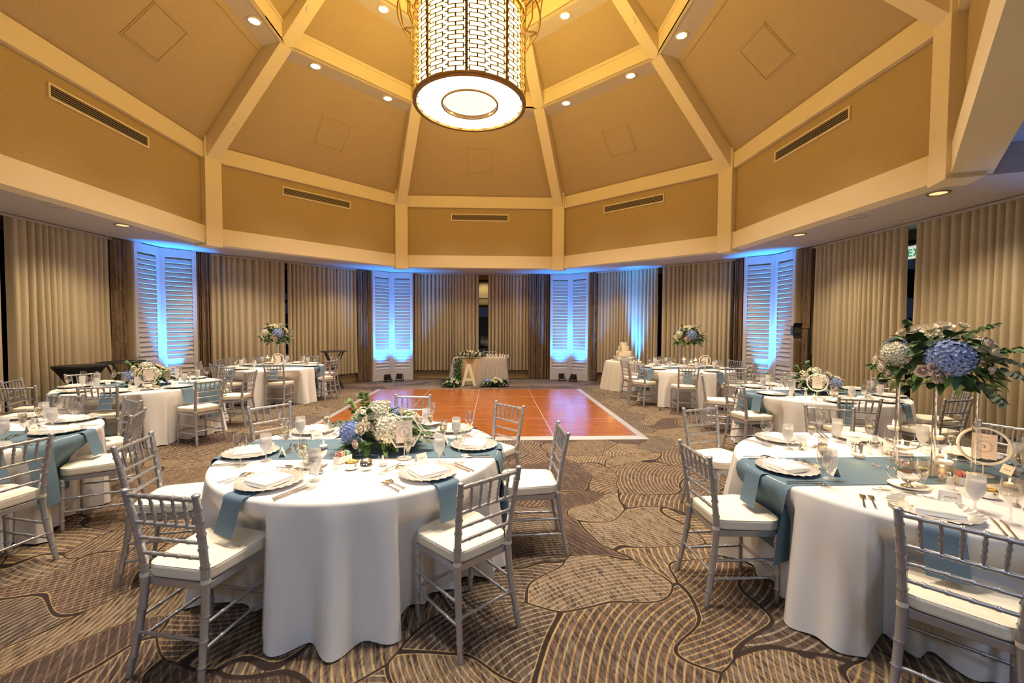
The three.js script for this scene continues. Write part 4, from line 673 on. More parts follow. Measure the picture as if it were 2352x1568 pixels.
// an arrangement in local space (z towards the viewer): lists of blooms, leaves on an ellipsoid, optional trailing sprigs
function arrangement(name, label, category, p, turn, o, group) {
  const A = thing(name, label, category, p, turn, group), far = o.far; seed = o.seed;
  const [rx, ry, rz] = o.r, cy = o.cy;
  part('flower_foam', xf(new THREE.SphereGeometry(1, 14, 10), [0, cy, 0], [0, 0, 0], [rx * 0.62, ry * 0.62, rz * 0.62]), mat.foam, A);
  for (const [c, x, y, z, r] of o.hyd || []) { const m = part('hydrangea', far ? hydF : hydG, c === 'b' ? mat.hydB : mat.hydW, A, c === 'b' ? 'pale blue hydrangea bloom' : 'cream white hydrangea bloom'); m.position.set(x, y, z); m.scale.setScalar(r / 0.1); m.rotation.set(rr(0, 3), rr(0, 6), 0); }
  for (const [x, y, z, s, c] of o.rose || []) { const m = part('rose', roseGs[Math.floor(rnd() * 3)], c ? mat.roseP : mat.rose, A, c ? 'blush rose' : 'cream rose'); m.position.set(x * 1.08, y + 0.012, z + 0.02); m.scale.setScalar((s || 1) * 1.12); m.quaternion.copy(qz(V(x * 1.3, (y - cy) * 1.2 + 0.04, z + 0.03), rr(0, 6))).multiply(new THREE.Quaternion().setFromAxisAngle(V(1, 0, 0), PI / 2)); }
  const gs = [[], [], [], []];
  const leaf = (q, dir, s, gi, mi, roll) => { if (far) { const g = leafGs[gi].clone(); g.applyMatrix4(new THREE.Matrix4().compose(q, qz(dir, roll), V(s, s, s))); gs[mi].push(g); } else { const m = part('leaf', leafGs[gi], leafMs[mi], A); m.position.copy(q); m.quaternion.copy(qz(dir, roll)); m.scale.setScalar(s); } };
  for (let i = 0; i < o.leaves; i++) {
    const a = rr(0, 2 * PI), e = rr(o.emin ?? -0.5, 0.95), s = Math.sqrt(1 - e * e), d = V(cos(a) * s, e, sin(a) * s), q = V(d.x * rx * 0.72, cy + d.y * ry * 0.72, d.z * rz * 0.72), dir = V(d.x + rr(-0.5, 0.5), d.y * 0.7 + rr(-0.5, 0.35), d.z + rr(-0.5, 0.5));
    if (o.floor !== undefined && q.y < o.floor + 0.035) { q.y = o.floor + 0.035; } if (o.floor !== undefined && q.y < o.floor + 0.08) dir.y = 0.25 + 0.3 * Math.abs(dir.y);
    leaf(q, dir, (o.ls || 1) * rr(0.8, 1.35), Math.floor(rnd() * 3), rnd() < 0.5 ? 0 : rnd() < 0.55 ? 1 : 2, rr(-0.6, 0.6));
  }
  for (let i = 0; i < (o.skirt || 0); i++) { // leaves fanning out below the blooms
    const a = i * 2.399 + rr(-0.2, 0.2), k = rr(0.78, 1.0), y = (o.floor !== undefined ? o.floor + rr(0.035, 0.10) : rr(-0.02, 0.09)), dy = o.floor !== undefined ? rr(0.15, 0.5) : rr(-0.75, 0.1);
    leaf(V(cos(a) * rx * 0.8 * k, y, sin(a) * rz * 0.8 * k), V(cos(a) + rr(-0.4, 0.4), dy, sin(a) + rr(-0.4, 0.4)), (o.ls || 1) * rr(0.95, 1.4), i % 3, i % 5 < 2 ? 0 : i % 5 < 4 ? 1 : 2, rr(-0.6, 0.6));
  }
  for (const [x, y, z, dx, dy, dz, L, sag, mi] of o.sprigs || []) { // trailing eucalyptus: stem with paired leaves
    const d = V(dx, dy, dz).normalize(), pts = []; for (let i = 0; i <= 8; i++) { const t = i / 8 * L; pts.push([x + d.x * t, y + d.y * t - sag * t * t, z + d.z * t]); }
    part('sprig_stem', sweep(pts, 0.0018, 5), mat.stem, A);
    for (let i = 2; i <= 8; i++) for (const s of [-1, 1]) { const t = V(...pts[i]), f = V(...pts[Math.min(8, i)]).sub(V(...pts[i - 1])).normalize(), sd = f.clone().cross(V(0, 1, 0.2)).normalize().multiplyScalar(s); leaf(t, f.clone().multiplyScalar(0.6).add(sd), (o.ls || 1) * rr(0.6, 1.0), mi === 3 ? 1 : 0, mi, rr(-0.8, 0.8)); }
  }
  if (far) gs.forEach((g, i) => { if (g.length) { const m = part('foliage', M(g), leafMs[i], A); } });
  return A;
}
const lowO = (s, far, flip = 1, bl = -1) => ({ seed: s, far, r: [0.30, 0.17, 0.26], cy: 0.15, floor: 0.0, leaves: far ? 110 : 130, emin: -0.6, ls: 0.9, skirt: 60,
  hyd: [['w', 0.05, 0.175, 0.16, 0.105], ['w', -0.02, 0.27, 0.02, 0.085], ['b', bl * 0.21, 0.16, 0.11, 0.075], ['w', 0.20, 0.16, -0.08, 0.09], ['b', 0.12, 0.22, -0.12, 0.06], ['w', -0.12, 0.2, -0.14, 0.09]],
  rose: [[-0.10, 0.24, 0.14, 1], [-0.13, 0.185, 0.17, 1.1], [-0.08, 0.20, 0.19, 1], [0.13, 0.27, 0.05, 1.3], [-0.15, 0.28, 0.04, 1], [-0.16, 0.09, 0.2, 1.1, 1], [0.2, 0.08, 0.17, 1, 1], [0.02, 0.32, -0.04, 1.2], [0.24, 0.21, 0.03, 1]],
  sprigs: [[0.16, 0.10, 0.08, 1, 0.02, 0.45, 0.20, 0.9, 3], [-0.2, 0.2, 0.05, -1, 0.35, 0.2, 0.14, 1.5, 3], [-0.1, 0.26, 0.0, -0.15, 1, 0, 0.16, 0, 1], [-0.16, 0.25, 0, -0.5, 0.8, 0, 0.13, 0, 1], [0.2, 0.07, -0.1, 1, 0.1, -0.3, 0.15, 1, 0]] });
const face = (x, z) => Math.atan2(-x, -z);       // turn that faces the camera
arrangement('floral_centrepiece', 'low arrangement of white hydrangeas and roses on the front centre table', 'flowers', [-0.84, TY + 0.005, -3.22], face(-0.8, -3.1), lowO(11, false), 'low flower arrangements');
arrangement('floral_centrepiece', 'low arrangement of white and blue flowers on the middle left table', 'flowers', [-5.27, TY + 0.005, -6.70], face(-5.2, -6.7), lowO(12, true), 'low flower arrangements');
arrangement('floral_centrepiece', 'low arrangement with a blue hydrangea on the middle right table', 'flowers', [4.55, TY + 0.005, -5.80], face(4.55, -5.8), lowO(13, true, 1, 1), 'low flower arrangements');
// tall arrangements on clear stands
const standM = maker((l, g) => { const o = thing('flower_stand', l, 'stand', [0, 0, 0], 0, g);
  part('base_plate', rb(0.30, 0.008, 0.30, 0.002, 0, 0.004, 0), mat.steel, o, 'mirrored base'); part('top_plate', rb(0.28, 0.012, 0.28, 0.003, 0, 0.566, 0), mat.acrylic, o);
  for (const [x, z] of [[1, 1], [1, -1], [-1, 1], [-1, -1]]) part('rod', lathe([[0, 0], [0.0115, 0], [0.0115, 0.552], [0, 0.552]], 14), mat.acrylic, o, 'clear acrylic rod').position.set(x * 0.127, 0.008, z * 0.127); return o; });
const tallO = (s, far) => ({ seed: s, far, r: [0.31, 0.20, 0.27], cy: 0.16, leaves: far ? 170 : 190, emin: -0.7, ls: 0.9, skirt: 80,
  hyd: [['b', 0.055, 0.165, 0.20, 0.105], ['w', -0.19, 0.18, 0.15, 0.075], ['w', 0.0, 0.28, -0.08, 0.09], ['b', -0.20, 0.22, -0.06, 0.06], ['w', 0.18, 0.2, -0.12, 0.09]],
  rose: [[-0.235, 0.085, 0.16, 1.15], [-0.265, 0.13, 0.12, 1], [-0.21, 0.045, 0.16, 1], [-0.055, 0.075, 0.235, 1.1, 1], [0.01, 0.05, 0.235, 1.1, 1], [-0.012, 0.1, 0.25, 1, 1], [-0.035, 0.335, 0.12, 1.5], [-0.1, 0.325, 0.10, 1.2], [0.02, 0.35, 0.06, 1.2], [0.1, 0.355, 0.03, 1.1], [0.19, 0.25, 0.12, 1.2], [0.215, 0.20, 0.14, 1.2], [-0.16, 0.31, 0.08, 1], [-0.27, 0.09, 0.08, 1], [0.21, 0.1, 0.16, 0.9]],
  sprigs: [[0.2, 0.16, 0.12, 1, 0.25, 0.2, 0.17, 2.4, 3], [0.2, 0.12, 0.14, 1, -0.05, 0.3, 0.17, 1.8, 3], [0.22, 0.2, 0.05, 1, 0.4, 0, 0.12, 1.2, 1], [0.16, 0.05, 0.18, 0.7, -0.6, 0.4, 0.16, 1, 3], [-0.22, 0.1, 0.1, -1, 0.0, 0.2, 0.09, 1, 0], [-0.1, 0.30, 0.08, -0.5, 1, 0.1, 0.1, 0, 0], [0.12, 0.3, 0.08, 0.6, 0.5, 0.2, 0.15, 1, 0]] });
const tallAt = [[2.87, -2.63, 'front right', 21, false, 0.0], [-4.95, -9.86, 'back left', 22, true, 0], [4.38, -9.38, 'back right', 23, true, 0]];
for (const [x, z, w, s, far] of tallAt) {
  const t = face(x, z); standM([x, TY + 0.0045, z], t + PI / 4, `clear four-legged flower stand on the ${w} table`, 'clear flower stands');
  arrangement('tall_floral', `tall arrangement of roses and a blue hydrangea above the ${w} table`, 'flowers', [x, TY + 0.0045 + 0.572, z], t, tallO(s, far), 'tall flower arrangements');
}
// ---------------------------------------------------------------- centrepiece objects
function numTex(n, tall) { const c = document.createElement('canvas'); c.width = 256; c.height = 380; const q = c.getContext('2d'); q.fillStyle = '#e9dcd2'; q.fillRect(0, 0, 256, 380); q.fillStyle = '#8b7f7c'; q.textAlign = 'center'; q.font = 'italic 34px serif'; q.fillText('Table', 128, 66);
  q.translate(128, 195); q.strokeStyle = '#7d7478'; q.lineWidth = 5; for (let i = 0; i < 26; i++) { const a = i / 26 * 2 * PI; for (const s of [-1, 1]) { q.beginPath(); const x = cos(a) * 82, y = sin(a) * 82, b = a + PI / 2 + s * 0.75; q.moveTo(x, y); q.lineTo(x + cos(b) * 17, y + sin(b) * 17); q.stroke(); } } q.fillStyle = '#4a4246'; q.font = 'bold 66px serif'; q.fillText(n, 0, 24); const t = new THREE.CanvasTexture(c); t.colorSpace = THREE.SRGBColorSpace; return t; }
function tableSign(T, x, z, hex) {
  const o = thing('table_number', hex ? `white hexagon frame with a table number card on the ${T.w} table` : `white round frame with a table number card on the ${T.w} table`, 'table sign', [x, TY + 0.0045, z], face(x, z));
  part('base', lathe([[0, 0], [0.05, 0], [0.05, 0.004], [0.046, 0.006], [0, 0.006]], 28), mat.white, o); part('stem', cyl(0.0035, 0.0035, 0.075, 8, 0, 0.042, 0), mat.white, o);
  if (hex) part('frame', xf(new THREE.TorusGeometry(0.118, 0.0062, 4, 6), [0, 0.186, 0], [0, 0, 0], [1, 1, 1]), mat.china, o); else part('frame', xf(new THREE.TorusGeometry(0.112, 0.0085, 8, 48), [0, 0.19, 0]), mat.china, o);
  part('clear_pane', xf(new THREE.CylinderGeometry(0.112, 0.112, 0.002, hex ? 6 : 40), [0, 0.187, 0], [PI / 2, hex ? PI / 6 : 0, 0]), mat.pane, o);
  const f = part('number_card', bx(0.108, 0.155, 0.0015, 0, 0.188, 0.004), std({ map: numTex(T.num), roughness: 0.7 }), o, 'printed number card with a wreath');
}
const tb = i => tables[i - 1];
tableSign(tb(1), -0.62, -2.965, true); tableSign(tb(4), -5.03, -6.40, true); tableSign(tb(7), 4.30, -5.45, false); tableSign(tb(2), 3.06, -2.50, false); tableSign(tb(5), -4.70, -9.46, false); tableSign(tb(6), 4.60, -9.05, false);
// sauce boat on a saucer
const boatG = (() => {
  const bowl = grid(28, 8, (u, v) => { const th = u * 2 * PI, q = v * PI / 2, sp = Math.pow(Math.max(0, cos(th)), 3), rx = 0.075 * (1 + 0.45 * sp * sin(q)), rz = 0.042 * (1 - 0.35 * sp); return [cos(th) * rx * sin(q), 0.02 + 0.06 * (1 - cos(q)) + 0.028 * sp * sin(q) * v + 0.012 * Math.max(0, -cos(th)) * v, sin(th) * rz * sin(q)]; });
  const inn = grid(28, 8, (u, v) => { const th = u * 2 * PI, q = (1 - v) * PI / 2, sp = Math.pow(Math.max(0, cos(th)), 3), rx = 0.073 * (1 + 0.45 * sp * sin(q)), rz = 0.040 * (1 - 0.35 * sp), w = 1 - v; return [cos(th) * rx * sin(q), 0.0225 + 0.0585 * (1 - cos(q)) + 0.028 * sp * sin(q) * w + 0.012 * Math.max(0, -cos(th)) * w, sin(th) * rz * sin(q)]; });
  return { bowl: M([bowl, inn]), foot: lathe([[0, 0], [0.034, 0], [0.034, 0.003], [0.014, 0.010], [0.012, 0.021], [0, 0.021]], 20), handle: sweep([[-0.068, 0.085, 0], [-0.085, 0.108, 0], [-0.108, 0.112, 0], [-0.122, 0.095, 0], [-0.118, 0.07, 0], [-0.1, 0.05, 0], [-0.062, 0.043, 0]], 0.0042, 8) };
})();
const saucerG = lathe([[0, 0], [0.05, 0], [0.056, 0.003], [0.092, 0.011], [0.094, 0.0135], [0.088, 0.0125], [0.055, 0.006], [0, 0.005]], 32);
const boatM = maker((l, g) => { const o = thing('sauce_boat', l, 'sauce boat', [0, 0, 0], 0, g); part('bowl', boatG.bowl, mat.steel, o); part('foot', boatG.foot, mat.steel, o); part('handle', boatG.handle, mat.steel, o); part('sauce', xf(new THREE.CylinderGeometry(1, 1, 0.002, 24), [0, 0.066, 0], [0, 0, 0], [0.064, 1, 0.034]), std({ color: lin(0.12, 0.012, 0.01), roughness: 0.15 }), o, 'dark red sauce'); return o; });
const saucerM = mk('saucer', 'saucer', saucerG, mat.china);
const votG = { glass: lathe([[0, 0], [0.026, 0], [0.029, 0.003], [0.033, 0.068], [0.0322, 0.0685]], 20), wax: lathe([[0, 0.007], [0.025, 0.007], [0.0265, 0.03], [0, 0.03]], 16), flame: lathe([[0, 0], [0.0045, 0.006], [0.004, 0.012], [0, 0.024]], 8) };
const votM = maker((l, g) => { const o = thing('votive_candle', l, 'candle', [0, 0, 0], 0, g); part('glass', votG.glass, mat.pane, o); part('wax', votG.wax, mat.wax, o); part('flame', votG.flame, mat.flame, o).position.y = 0.034; return o; });
function votive(x, z, l, I = 0.04) { votM([x, TY + 0.0045, z], 0, l, 'votive candles'); const p = new THREE.PointLight(lin(1, 0.62, 0.25), I); p.position.set(x, TY + 0.05, z); p.castShadow = true; p.shadow.radius = 0.3; p.name = 'candle_light'; scene.add(p); }
const shakerM = maker((l, g) => { const o = thing('shaker', l, 'shaker', [0, 0, 0], 0, g); part('body', lathe([[0, 0], [0.019, 0], [0.0195, 0.004], [0.013, 0.07], [0, 0.07]], 12), mat.frost, o); part('cap', lathe([[0.0135, 0.068], [0.014, 0.075], [0.0125, 0.088], [0.006, 0.096], [0, 0.097]], 14), mat.steel, o, 'steel cap'); return o; });
const caddyM = maker((l, g) => { const o = thing('sugar_caddy', l, 'caddy', [0, 0, 0], 0, g); const w = 0.10, d = 0.055, h = 0.045, t = 0.004;
  part('dish', M([bx(w, t, d, 0, t / 2, 0), bx(w, h, t, 0, h / 2, d / 2), bx(w, h, t, 0, h / 2, -d / 2), bx(t, h, d, w / 2, h / 2, 0), bx(t, h, d, -w / 2, h / 2, 0)]), mat.china, o);
  const cs = [[0.75, 0.22, 0.22], [0.75, 0.24, 0.25], [0.82, 0.80, 0.74], [0.85, 0.62, 0.08], [0.12, 0.42, 0.55], [0.82, 0.80, 0.74], [0.2, 0.5, 0.25]]; cs.forEach((c, i) => part('sweetener_packet', bx(0.007, 0.062, 0.042, -0.038 + i * 0.0125, 0.036 + 0.006 * (i % 2), 0, [0, 0, 0.12 - 0.05 * i]), std({ color: lin(...c), roughness: 0.7 }), o)); return o; });
const butterM = maker((l, g) => { const o = thing('butter_dish', l, 'dish', [0, 0, 0], 0, g); part('bowl', lathe([[0, 0], [0.034, 0], [0.042, 0.006], [0.043, 0.042], [0.0415, 0.042], [0.04, 0.008], [0, 0.006]], 26), mat.steel, o);
  const b = std({ color: lin(0.75, 0.52, 0.15), roughness: 0.6 }); seed = 77; for (let i = 0; i < 9; i++) { const a = i * 2.4, r = 0.028 * Math.sqrt(i / 9); part('butter_curl', xf(new THREE.TorusGeometry(0.010, 0.0055, 6, 12), [cos(a) * r, 0.043 + rr(0, 0.006), sin(a) * r], [rr(0.8, 2), rr(0, 3), 0]), b, o, 'yellow butter curl'); } return o; });
const lidG = M([lathe([[0.0, 0.030], [0.02, 0.028], [0.038, 0.015], [0.044, 0.002], [0.044, 0], [0.040, 0.002], [0.0, 0.025]], 26), lathe([[0, 0.029], [0.004, 0.03], [0.007, 0.037], [0, 0.042]], 10)]);
const lidM = maker((l, g) => { const o = thing('dish_lid', l, 'lid', [0, 0, 0], 0, g); const m = part('lid', lidG, mat.steel, o); m.rotation.set(0.95, 0.5, 0, 'YXZ'); m.position.set(0, 0.036, 0); return o; });
const Y5 = TY + 0.0045, Ys = TY + 0.0105;
saucerM([-1.19, Y5, -2.83], 0, 'white saucer under the sauce boat left of the flowers, front centre table', 'saucers under sauce boats'); boatM([-1.19, Ys, -2.83], -0.25, 'silver sauce boat left of the flowers on the front centre table', 'silver sauce boats');
saucerM([-0.50, Y5, -3.56], 0, 'white saucer under the sauce boat behind the flowers, front centre table', 'saucers under sauce boats'); boatM([-0.50, Ys, -3.56], PI + 0.5, 'silver sauce boat behind the flowers on the front centre table', 'silver sauce boats');
votive(-0.73, -2.82, 'votive candle in front of the flowers on the front centre table'); votive(-1.27, -3.21, 'votive candle left of the flowers on the front centre table');
caddyM([-1.02, Y5, -2.90], 0.9, 'white caddy of sweetener packets on the front centre table', 'sugar caddies'); shakerM([-1.02, Y5, -2.77], 0, 'small shaker beside the sugar caddy on the front centre table', 'shakers');
butterM([-0.915, Y5, -2.76], 0, 'silver butter dish without its lid on the front centre table', 'butter dishes'); lidM([-0.815, Y5 - 0.004, -2.745], 0.2, 'silver lid leaning beside the butter dish, front centre table', 'dish lids');
// front right table
saucerM([2.41, Y5, -2.34], 0, 'white saucer under the sauce boat at the front, front right table', 'saucers under sauce boats'); boatM([2.41, Ys, -2.34], -0.1, 'silver sauce boat with red sauce on the front right table', 'silver sauce boats');
saucerM([2.95, Y5, -2.96], 0, 'white saucer under the sauce boat at the back, front right table', 'saucers under sauce boats'); boatM([2.95, Ys, -2.96], 2.4, 'silver sauce boat behind the candles on the front right table', 'silver sauce boats');
votive(2.58, -2.87, 'votive candle beside the cream jug on the front right table'); votive(2.98, -2.30, 'votive candle beside the butter dish on the front right table'); votive(3.17, -2.84, 'votive candle behind the round sign on the front right table');
caddyM([2.80, Y5, -2.36], -0.5, 'white caddy of sweetener packets on the front right table', 'sugar caddies');
shakerM([2.76, Y5, -2.98], 0, 'left shaker at the back of the front right table', 'shakers'); shakerM([2.82, Y5, -2.95], 0, 'right shaker at the back of the front right table', 'shakers'); shakerM([2.62, Y5, -2.30], 0, 'left shaker by the sugar caddy on the front right table', 'shakers'); shakerM([2.60, Y5, -2.19], 0, 'right shaker by the sugar caddy on the front right table', 'shakers');
butterM([2.70, Y5, -2.18], 0, 'silver butter dish on the front right table', 'butter dishes');
{ const o = thing('cream_jug', 'small silver cream jug at the back of the front right table', 'jug', [2.64, Y5, -2.95], 0.4); part('body', lathe([[0, 0], [0.032, 0], [0.036, 0.01], [0.034, 0.06], [0.037, 0.075], [0.035, 0.075], [0.032, 0.06], [0.034, 0.012], [0, 0.006]], 24), mat.steel, o); part('handle', sweep([[-0.033, 0.062, 0], [-0.058, 0.07, 0], [-0.064, 0.045, 0], [-0.034, 0.02, 0]], 0.0032, 7), mat.steel, o); part('spout', xf(new THREE.ConeGeometry(0.014, 0.03, 10, 1, true), [0.037, 0.068, 0], [0, 0, 2.2]), mat.steel, o); }
{ const g = M([0, 1, 2, 3, 4, 5, 6, 7, 8, 9, 10, 11, 12, 13].map(i => xf(new THREE.OctahedronGeometry(0.0055, 0), [rr(-0.07, 0.07), 0.0055, rr(-0.05, 0.05)], [rr(0, 3), rr(0, 3), 0]))); const m = single('table_crystals', g, mat.crystal, 'scattered small crystals on the runner of the front right table', 'crystals', [2.55, Y5, -2.68]); m.userData.kind = 'stuff'; }
for (const [x, z, w] of [[4.25, -5.35, 'middle right'], [-5.12, -6.25, 'middle left']]) { saucerM([x + 0.2, Y5, z], 0, `white saucer under the sauce boat on the ${w} table`, 'saucers under sauce boats'); boatM([x + 0.2, Ys, z], 0.3, `silver sauce boat on the ${w} table`, 'silver sauce boats'); votive(x - 0.05, z - 0.02, `votive candle on the ${w} table`); butterM([x + (x > 0 ? 0.40 : 0.32), Y5, z + (x > 0 ? 0.06 : 0.0)], 0, `silver butter dish on the ${w} table`, 'butter dishes'); shakerM([x - 0.12, Y5, z - 0.08], 0, `small shaker on the ${w} table`, 'shakers'); }
// floating candles in glass cylinders
function candleVase(x, z, h, I, l, up = 0) {
  const o = thing('candle_vase', `${l}`, 'vase', [x, Y5 + up, z], 0, 'glass cylinders with floating candles'), R = 0.046, wl = h - 0.05;
  part('glass', lathe([[0, 0], [R - 0.002, 0], [R, 0.003], [R, h - 0.002], [R - 0.0015, h]], 32), mat.pane, o); part('water_surface', lathe([[0, wl], [R - 0.003, wl + 0.0005]], 24), mat.pane, o);
  seed = Math.round(x * 100 + z * 37); const gs = []; for (let i = 0; i < 34; i++) { const a = i * 2.4, r = (R - 0.011) * Math.sqrt(rnd()); gs.push(xf(new THREE.OctahedronGeometry(0.0068, 0), [cos(a) * r, 0.016 + 0.05 * rnd(), sin(a) * r], [rr(0, 3), rr(0, 3), 0])); } const st = part('crystals', M(gs), mat.crystal, o, 'pinkish glass crystals'); st.userData.kind = 'stuff';
  const c = thing('floating_candle', `lit candle in the ${l}`, 'candle', [x, Y5 + up + wl - 0.012, z], 0, 'floating candles');
  part('wax', lathe([[0, 0], [0.026, 0.002], [0.034, 0.016], [0.034, 0.024], [0.028, 0.026], [0, 0.023]], 20), mat.wax, c); part('wick', cyl(0.001, 0.001, 0.012, 5, 0, 0.029, 0), mat.dark, c); part('flame', lathe([[0, 0], [0.006, 0.009], [0.0052, 0.018], [0, 0.042]], 10), mat.flame, c, 'candle flame').position.y = 0.033;
  const p = new THREE.PointLight(lin(1, 0.58, 0.2), I); p.position.set(x, Y5 + wl + 0.04, z); p.castShadow = true; p.shadow.radius = 0.35; p.name = 'candle_light'; scene.add(p);
}
candleVase(2.80, -2.84, 0.27, 0.13, 'tallest glass cylinder at the back of the front right table'); candleVase(2.93, -2.66, 0.24, 0.13, 'second glass cylinder under the flowers of the front right table', 0.0085); candleVase(2.66, -2.63, 0.19, 0.13, 'left glass cylinder under the flowers of the front right table'); candleVase(2.70, -2.40, 0.17, 0.13, 'shortest glass cylinder at the front of the front right table');
candleVase(-4.99, -9.60, 0.25, 0.12, 'taller glass cylinder on the back left table'); candleVase(-4.86, -9.56, 0.2, 0.12, 'shorter glass cylinder on the back left table');
candleVase(4.20, -9.20, 0.25, 0.12, 'taller glass cylinder on the back right table'); candleVase(4.33, -9.13, 0.2, 0.12, 'middle glass cylinder on the back right table'); candleVase(4.45, -9.18, 0.23, 0.12, 'right glass cylinder on the back right table');

// ---------------------------------------------------------------- couple's table
mat.satin = phy({ color: lin(0.50, 0.37, 0.23), roughness: 0.5, sheen: 0.5, sheenRoughness: 0.4 });
mat.sheer = phy({ color: lin(0.70, 0.66, 0.64), roughness: 0.9, transmission: 0.6, thickness: 0 });
mat.tulle = phy({ color: lin(0.74, 0.68, 0.58), roughness: 0.95, transmission: 0.2, thickness: 0 });
{
  const X = -0.40, Z = -12.55, hw = 0.76, hd = 0.33, rc = 0.1;
  const tt = thing('couple_table', 'rectangular table hidden under the satin cloth by the far curtains', 'table', [X, 0, Z]); part('tabletop', bx(hw * 2, 0.022, hd * 2, 0, TY - 0.02, 0), mat.plinth, tt); for (const [x, z] of [[-0.6, -0.25], [0.6, -0.25], [-0.6, 0.25], [0.6, 0.25]]) part('leg', cyl(0.018, 0.018, TY - 0.031, 8, x, (TY - 0.031) / 2, z), mat.dark, tt);
  const edge = t => { // rounded rectangle, t 0..1
    const per = 4 * (hw + hd - 2 * rc) + 2 * PI * rc; let s = t * per; const segs = [[-hw + rc, hd, 1, 0, 2 * (hw - rc)], ['c', hw - rc, hd - rc, PI / 2], [hw, hd - rc, 0, -1, 2 * (hd - rc)], ['c', hw - rc, -hd + rc, 0], [hw - rc, -hd, -1, 0, 2 * (hw - rc)], ['c', -hw + rc, -hd + rc, -PI / 2], [-hw, -hd + rc, 0, 1, 2 * (hd - rc)], ['c', -hw + rc, hd - rc, PI]];
    for (const q of segs) { if (q[0] === 'c') { const L = PI / 2 * rc; if (s <= L) { const a = q[3] - s / rc; return [q[1] + cos(a) * rc, q[2] + sin(a) * rc, cos(a), sin(a)]; } s -= L; } else { if (s <= q[4]) { const nx = -q[3] * 0 + (q[2] === 0 ? 0 : (q[3] < 0 ? 1 : -1)), nz = q[2] !== 0 ? (q[2] > 0 ? 1 : -1) : 0; return [q[0] + q[2] * s, q[1] + q[3] * s, nx, nz]; } s -= q[4]; } } return [-hw + rc, hd, 0, 1]; };
  const drape = (flare, amp, k, lift, t0 = 0, t1 = 1, full = true) => grid(150, 14, (u, v) => { const [x, z, nx, nz] = edge(t0 + (t1 - t0) * u); const j = Math.round(v * 14); if (full && j <= 2) { const f = [0, 0.6, 0.97][j]; return [x * f, TY + lift, z * f]; } const d = full ? (j - 3) / 11 : j / 14, o = lift + 0.004 + flare * d + amp * d * (0.6 * sin(u * k) + 0.4 * sin(u * k * 1.7 + 1)); return [x + nx * o, TY + lift - 0.006 - d * (TY - 0.012 + lift), z + nz * o]; });
  single('satin_cloth', drape(0.05, 0.035, 120, 0), mat.satin, 'champagne satin cloth draped over the couple table', 'tablecloth', [X, 0, Z]);
  single('sheer_overlay', drape(0.075, 0.03, 90, 0.012, 0.16, 0.46, false), mat.sheer, 'sheer sparkling drape over the right end of the couple table', 'drape', [X, 0, Z]);
  single('sheer_overlay', drape(0.12, 0.03, 60, 0.012, 0.80, 0.99, false), mat.sheer, 'sheer sparkling drape over the left end of the couple table', 'drape', [X, 0, Z]);
  makeChair([-0.76, 0, -13.2], 0, 'left silver chair behind the couple table', 'silver chairs of the couple table'); makeChair([-0.12, 0, -13.2], 0, 'right silver chair behind the couple table', 'silver chairs of the couple table');
  // letter A on the floor
  const s = new THREE.Shape(); [[-0.205, 0], [-0.135, 0], [-0.095, 0.14], [0.095, 0.14], [0.135, 0], [0.205, 0], [0.05, 0.60], [-0.05, 0.60]].forEach(([x, y], i) => i ? s.lineTo(x, y) : s.moveTo(x, y)); s.closePath(); const h = new THREE.Path(); [[-0.078, 0.20], [0.078, 0.20], [0, 0.50]].forEach(([x, y], i) => i ? h.lineTo(x, y) : h.moveTo(x, y)); h.closePath(); s.holes.push(h);
  single('letter_sign', new THREE.ExtrudeGeometry(s, { depth: 0.045, bevelEnabled: true, bevelThickness: 0.004, bevelSize: 0.004, bevelSegments: 1 }), std({ color: lin(0.78, 0.70, 0.55), roughness: 0.6 }), 'large cream wooden letter A standing before the couple table', 'letter', [-0.70, 0.004, -12.0]);
  const font = await new FontLoader().loadAsync('fonts/droid/droid_serif_bold.typeface.json'); const tg = new TextGeometry('Mr&Mrs', { font, size: 0.115, depth: 0.02, curveSegments: 4, bevelEnabled: false }); tg.computeBoundingBox(); tg.applyMatrix4(new THREE.Matrix4().makeShear(0, 0, 0.25, 0, 0, 0));
  single('couple_sign', clean(tg), mat.paper, 'white Mr and Mrs lettering on the couple table', 'sign', [-0.24, TY + 0.013, -12.30]);
  const gar = { seed: 31, far: true, r: [0.42, 0.10, 0.16], cy: 0.08, floor: 0, leaves: 150, emin: -0.3, ls: 1.1, hyd: [['w', -0.05, 0.14, 0.06, 0.07], ['b', 0.24, 0.11, 0.05, 0.055], ['w', 0.12, 0.13, 0, 0.06]], rose: [[-0.2, 0.11, 0.13, 1.4], [-0.1, 0.1, 0.15, 1.5], [0.02, 0.09, 0.16, 1.5, 1], [0.1, 0.13, 0.13, 1.5], [0.2, 0.09, 0.15, 1.3], [-0.02, 0.17, 0.1, 1.3], [-0.3, 0.1, 0.1, 1.2], [0.16, 0.17, 0.05, 1.2], [-0.13, 0.18, 0.02, 1.2]], sprigs: [] };
  arrangement('table_garland', 'garland of roses and greenery along the couple table top', 'garland', [-0.62, TY + 0.008, -12.36], 0, gar);
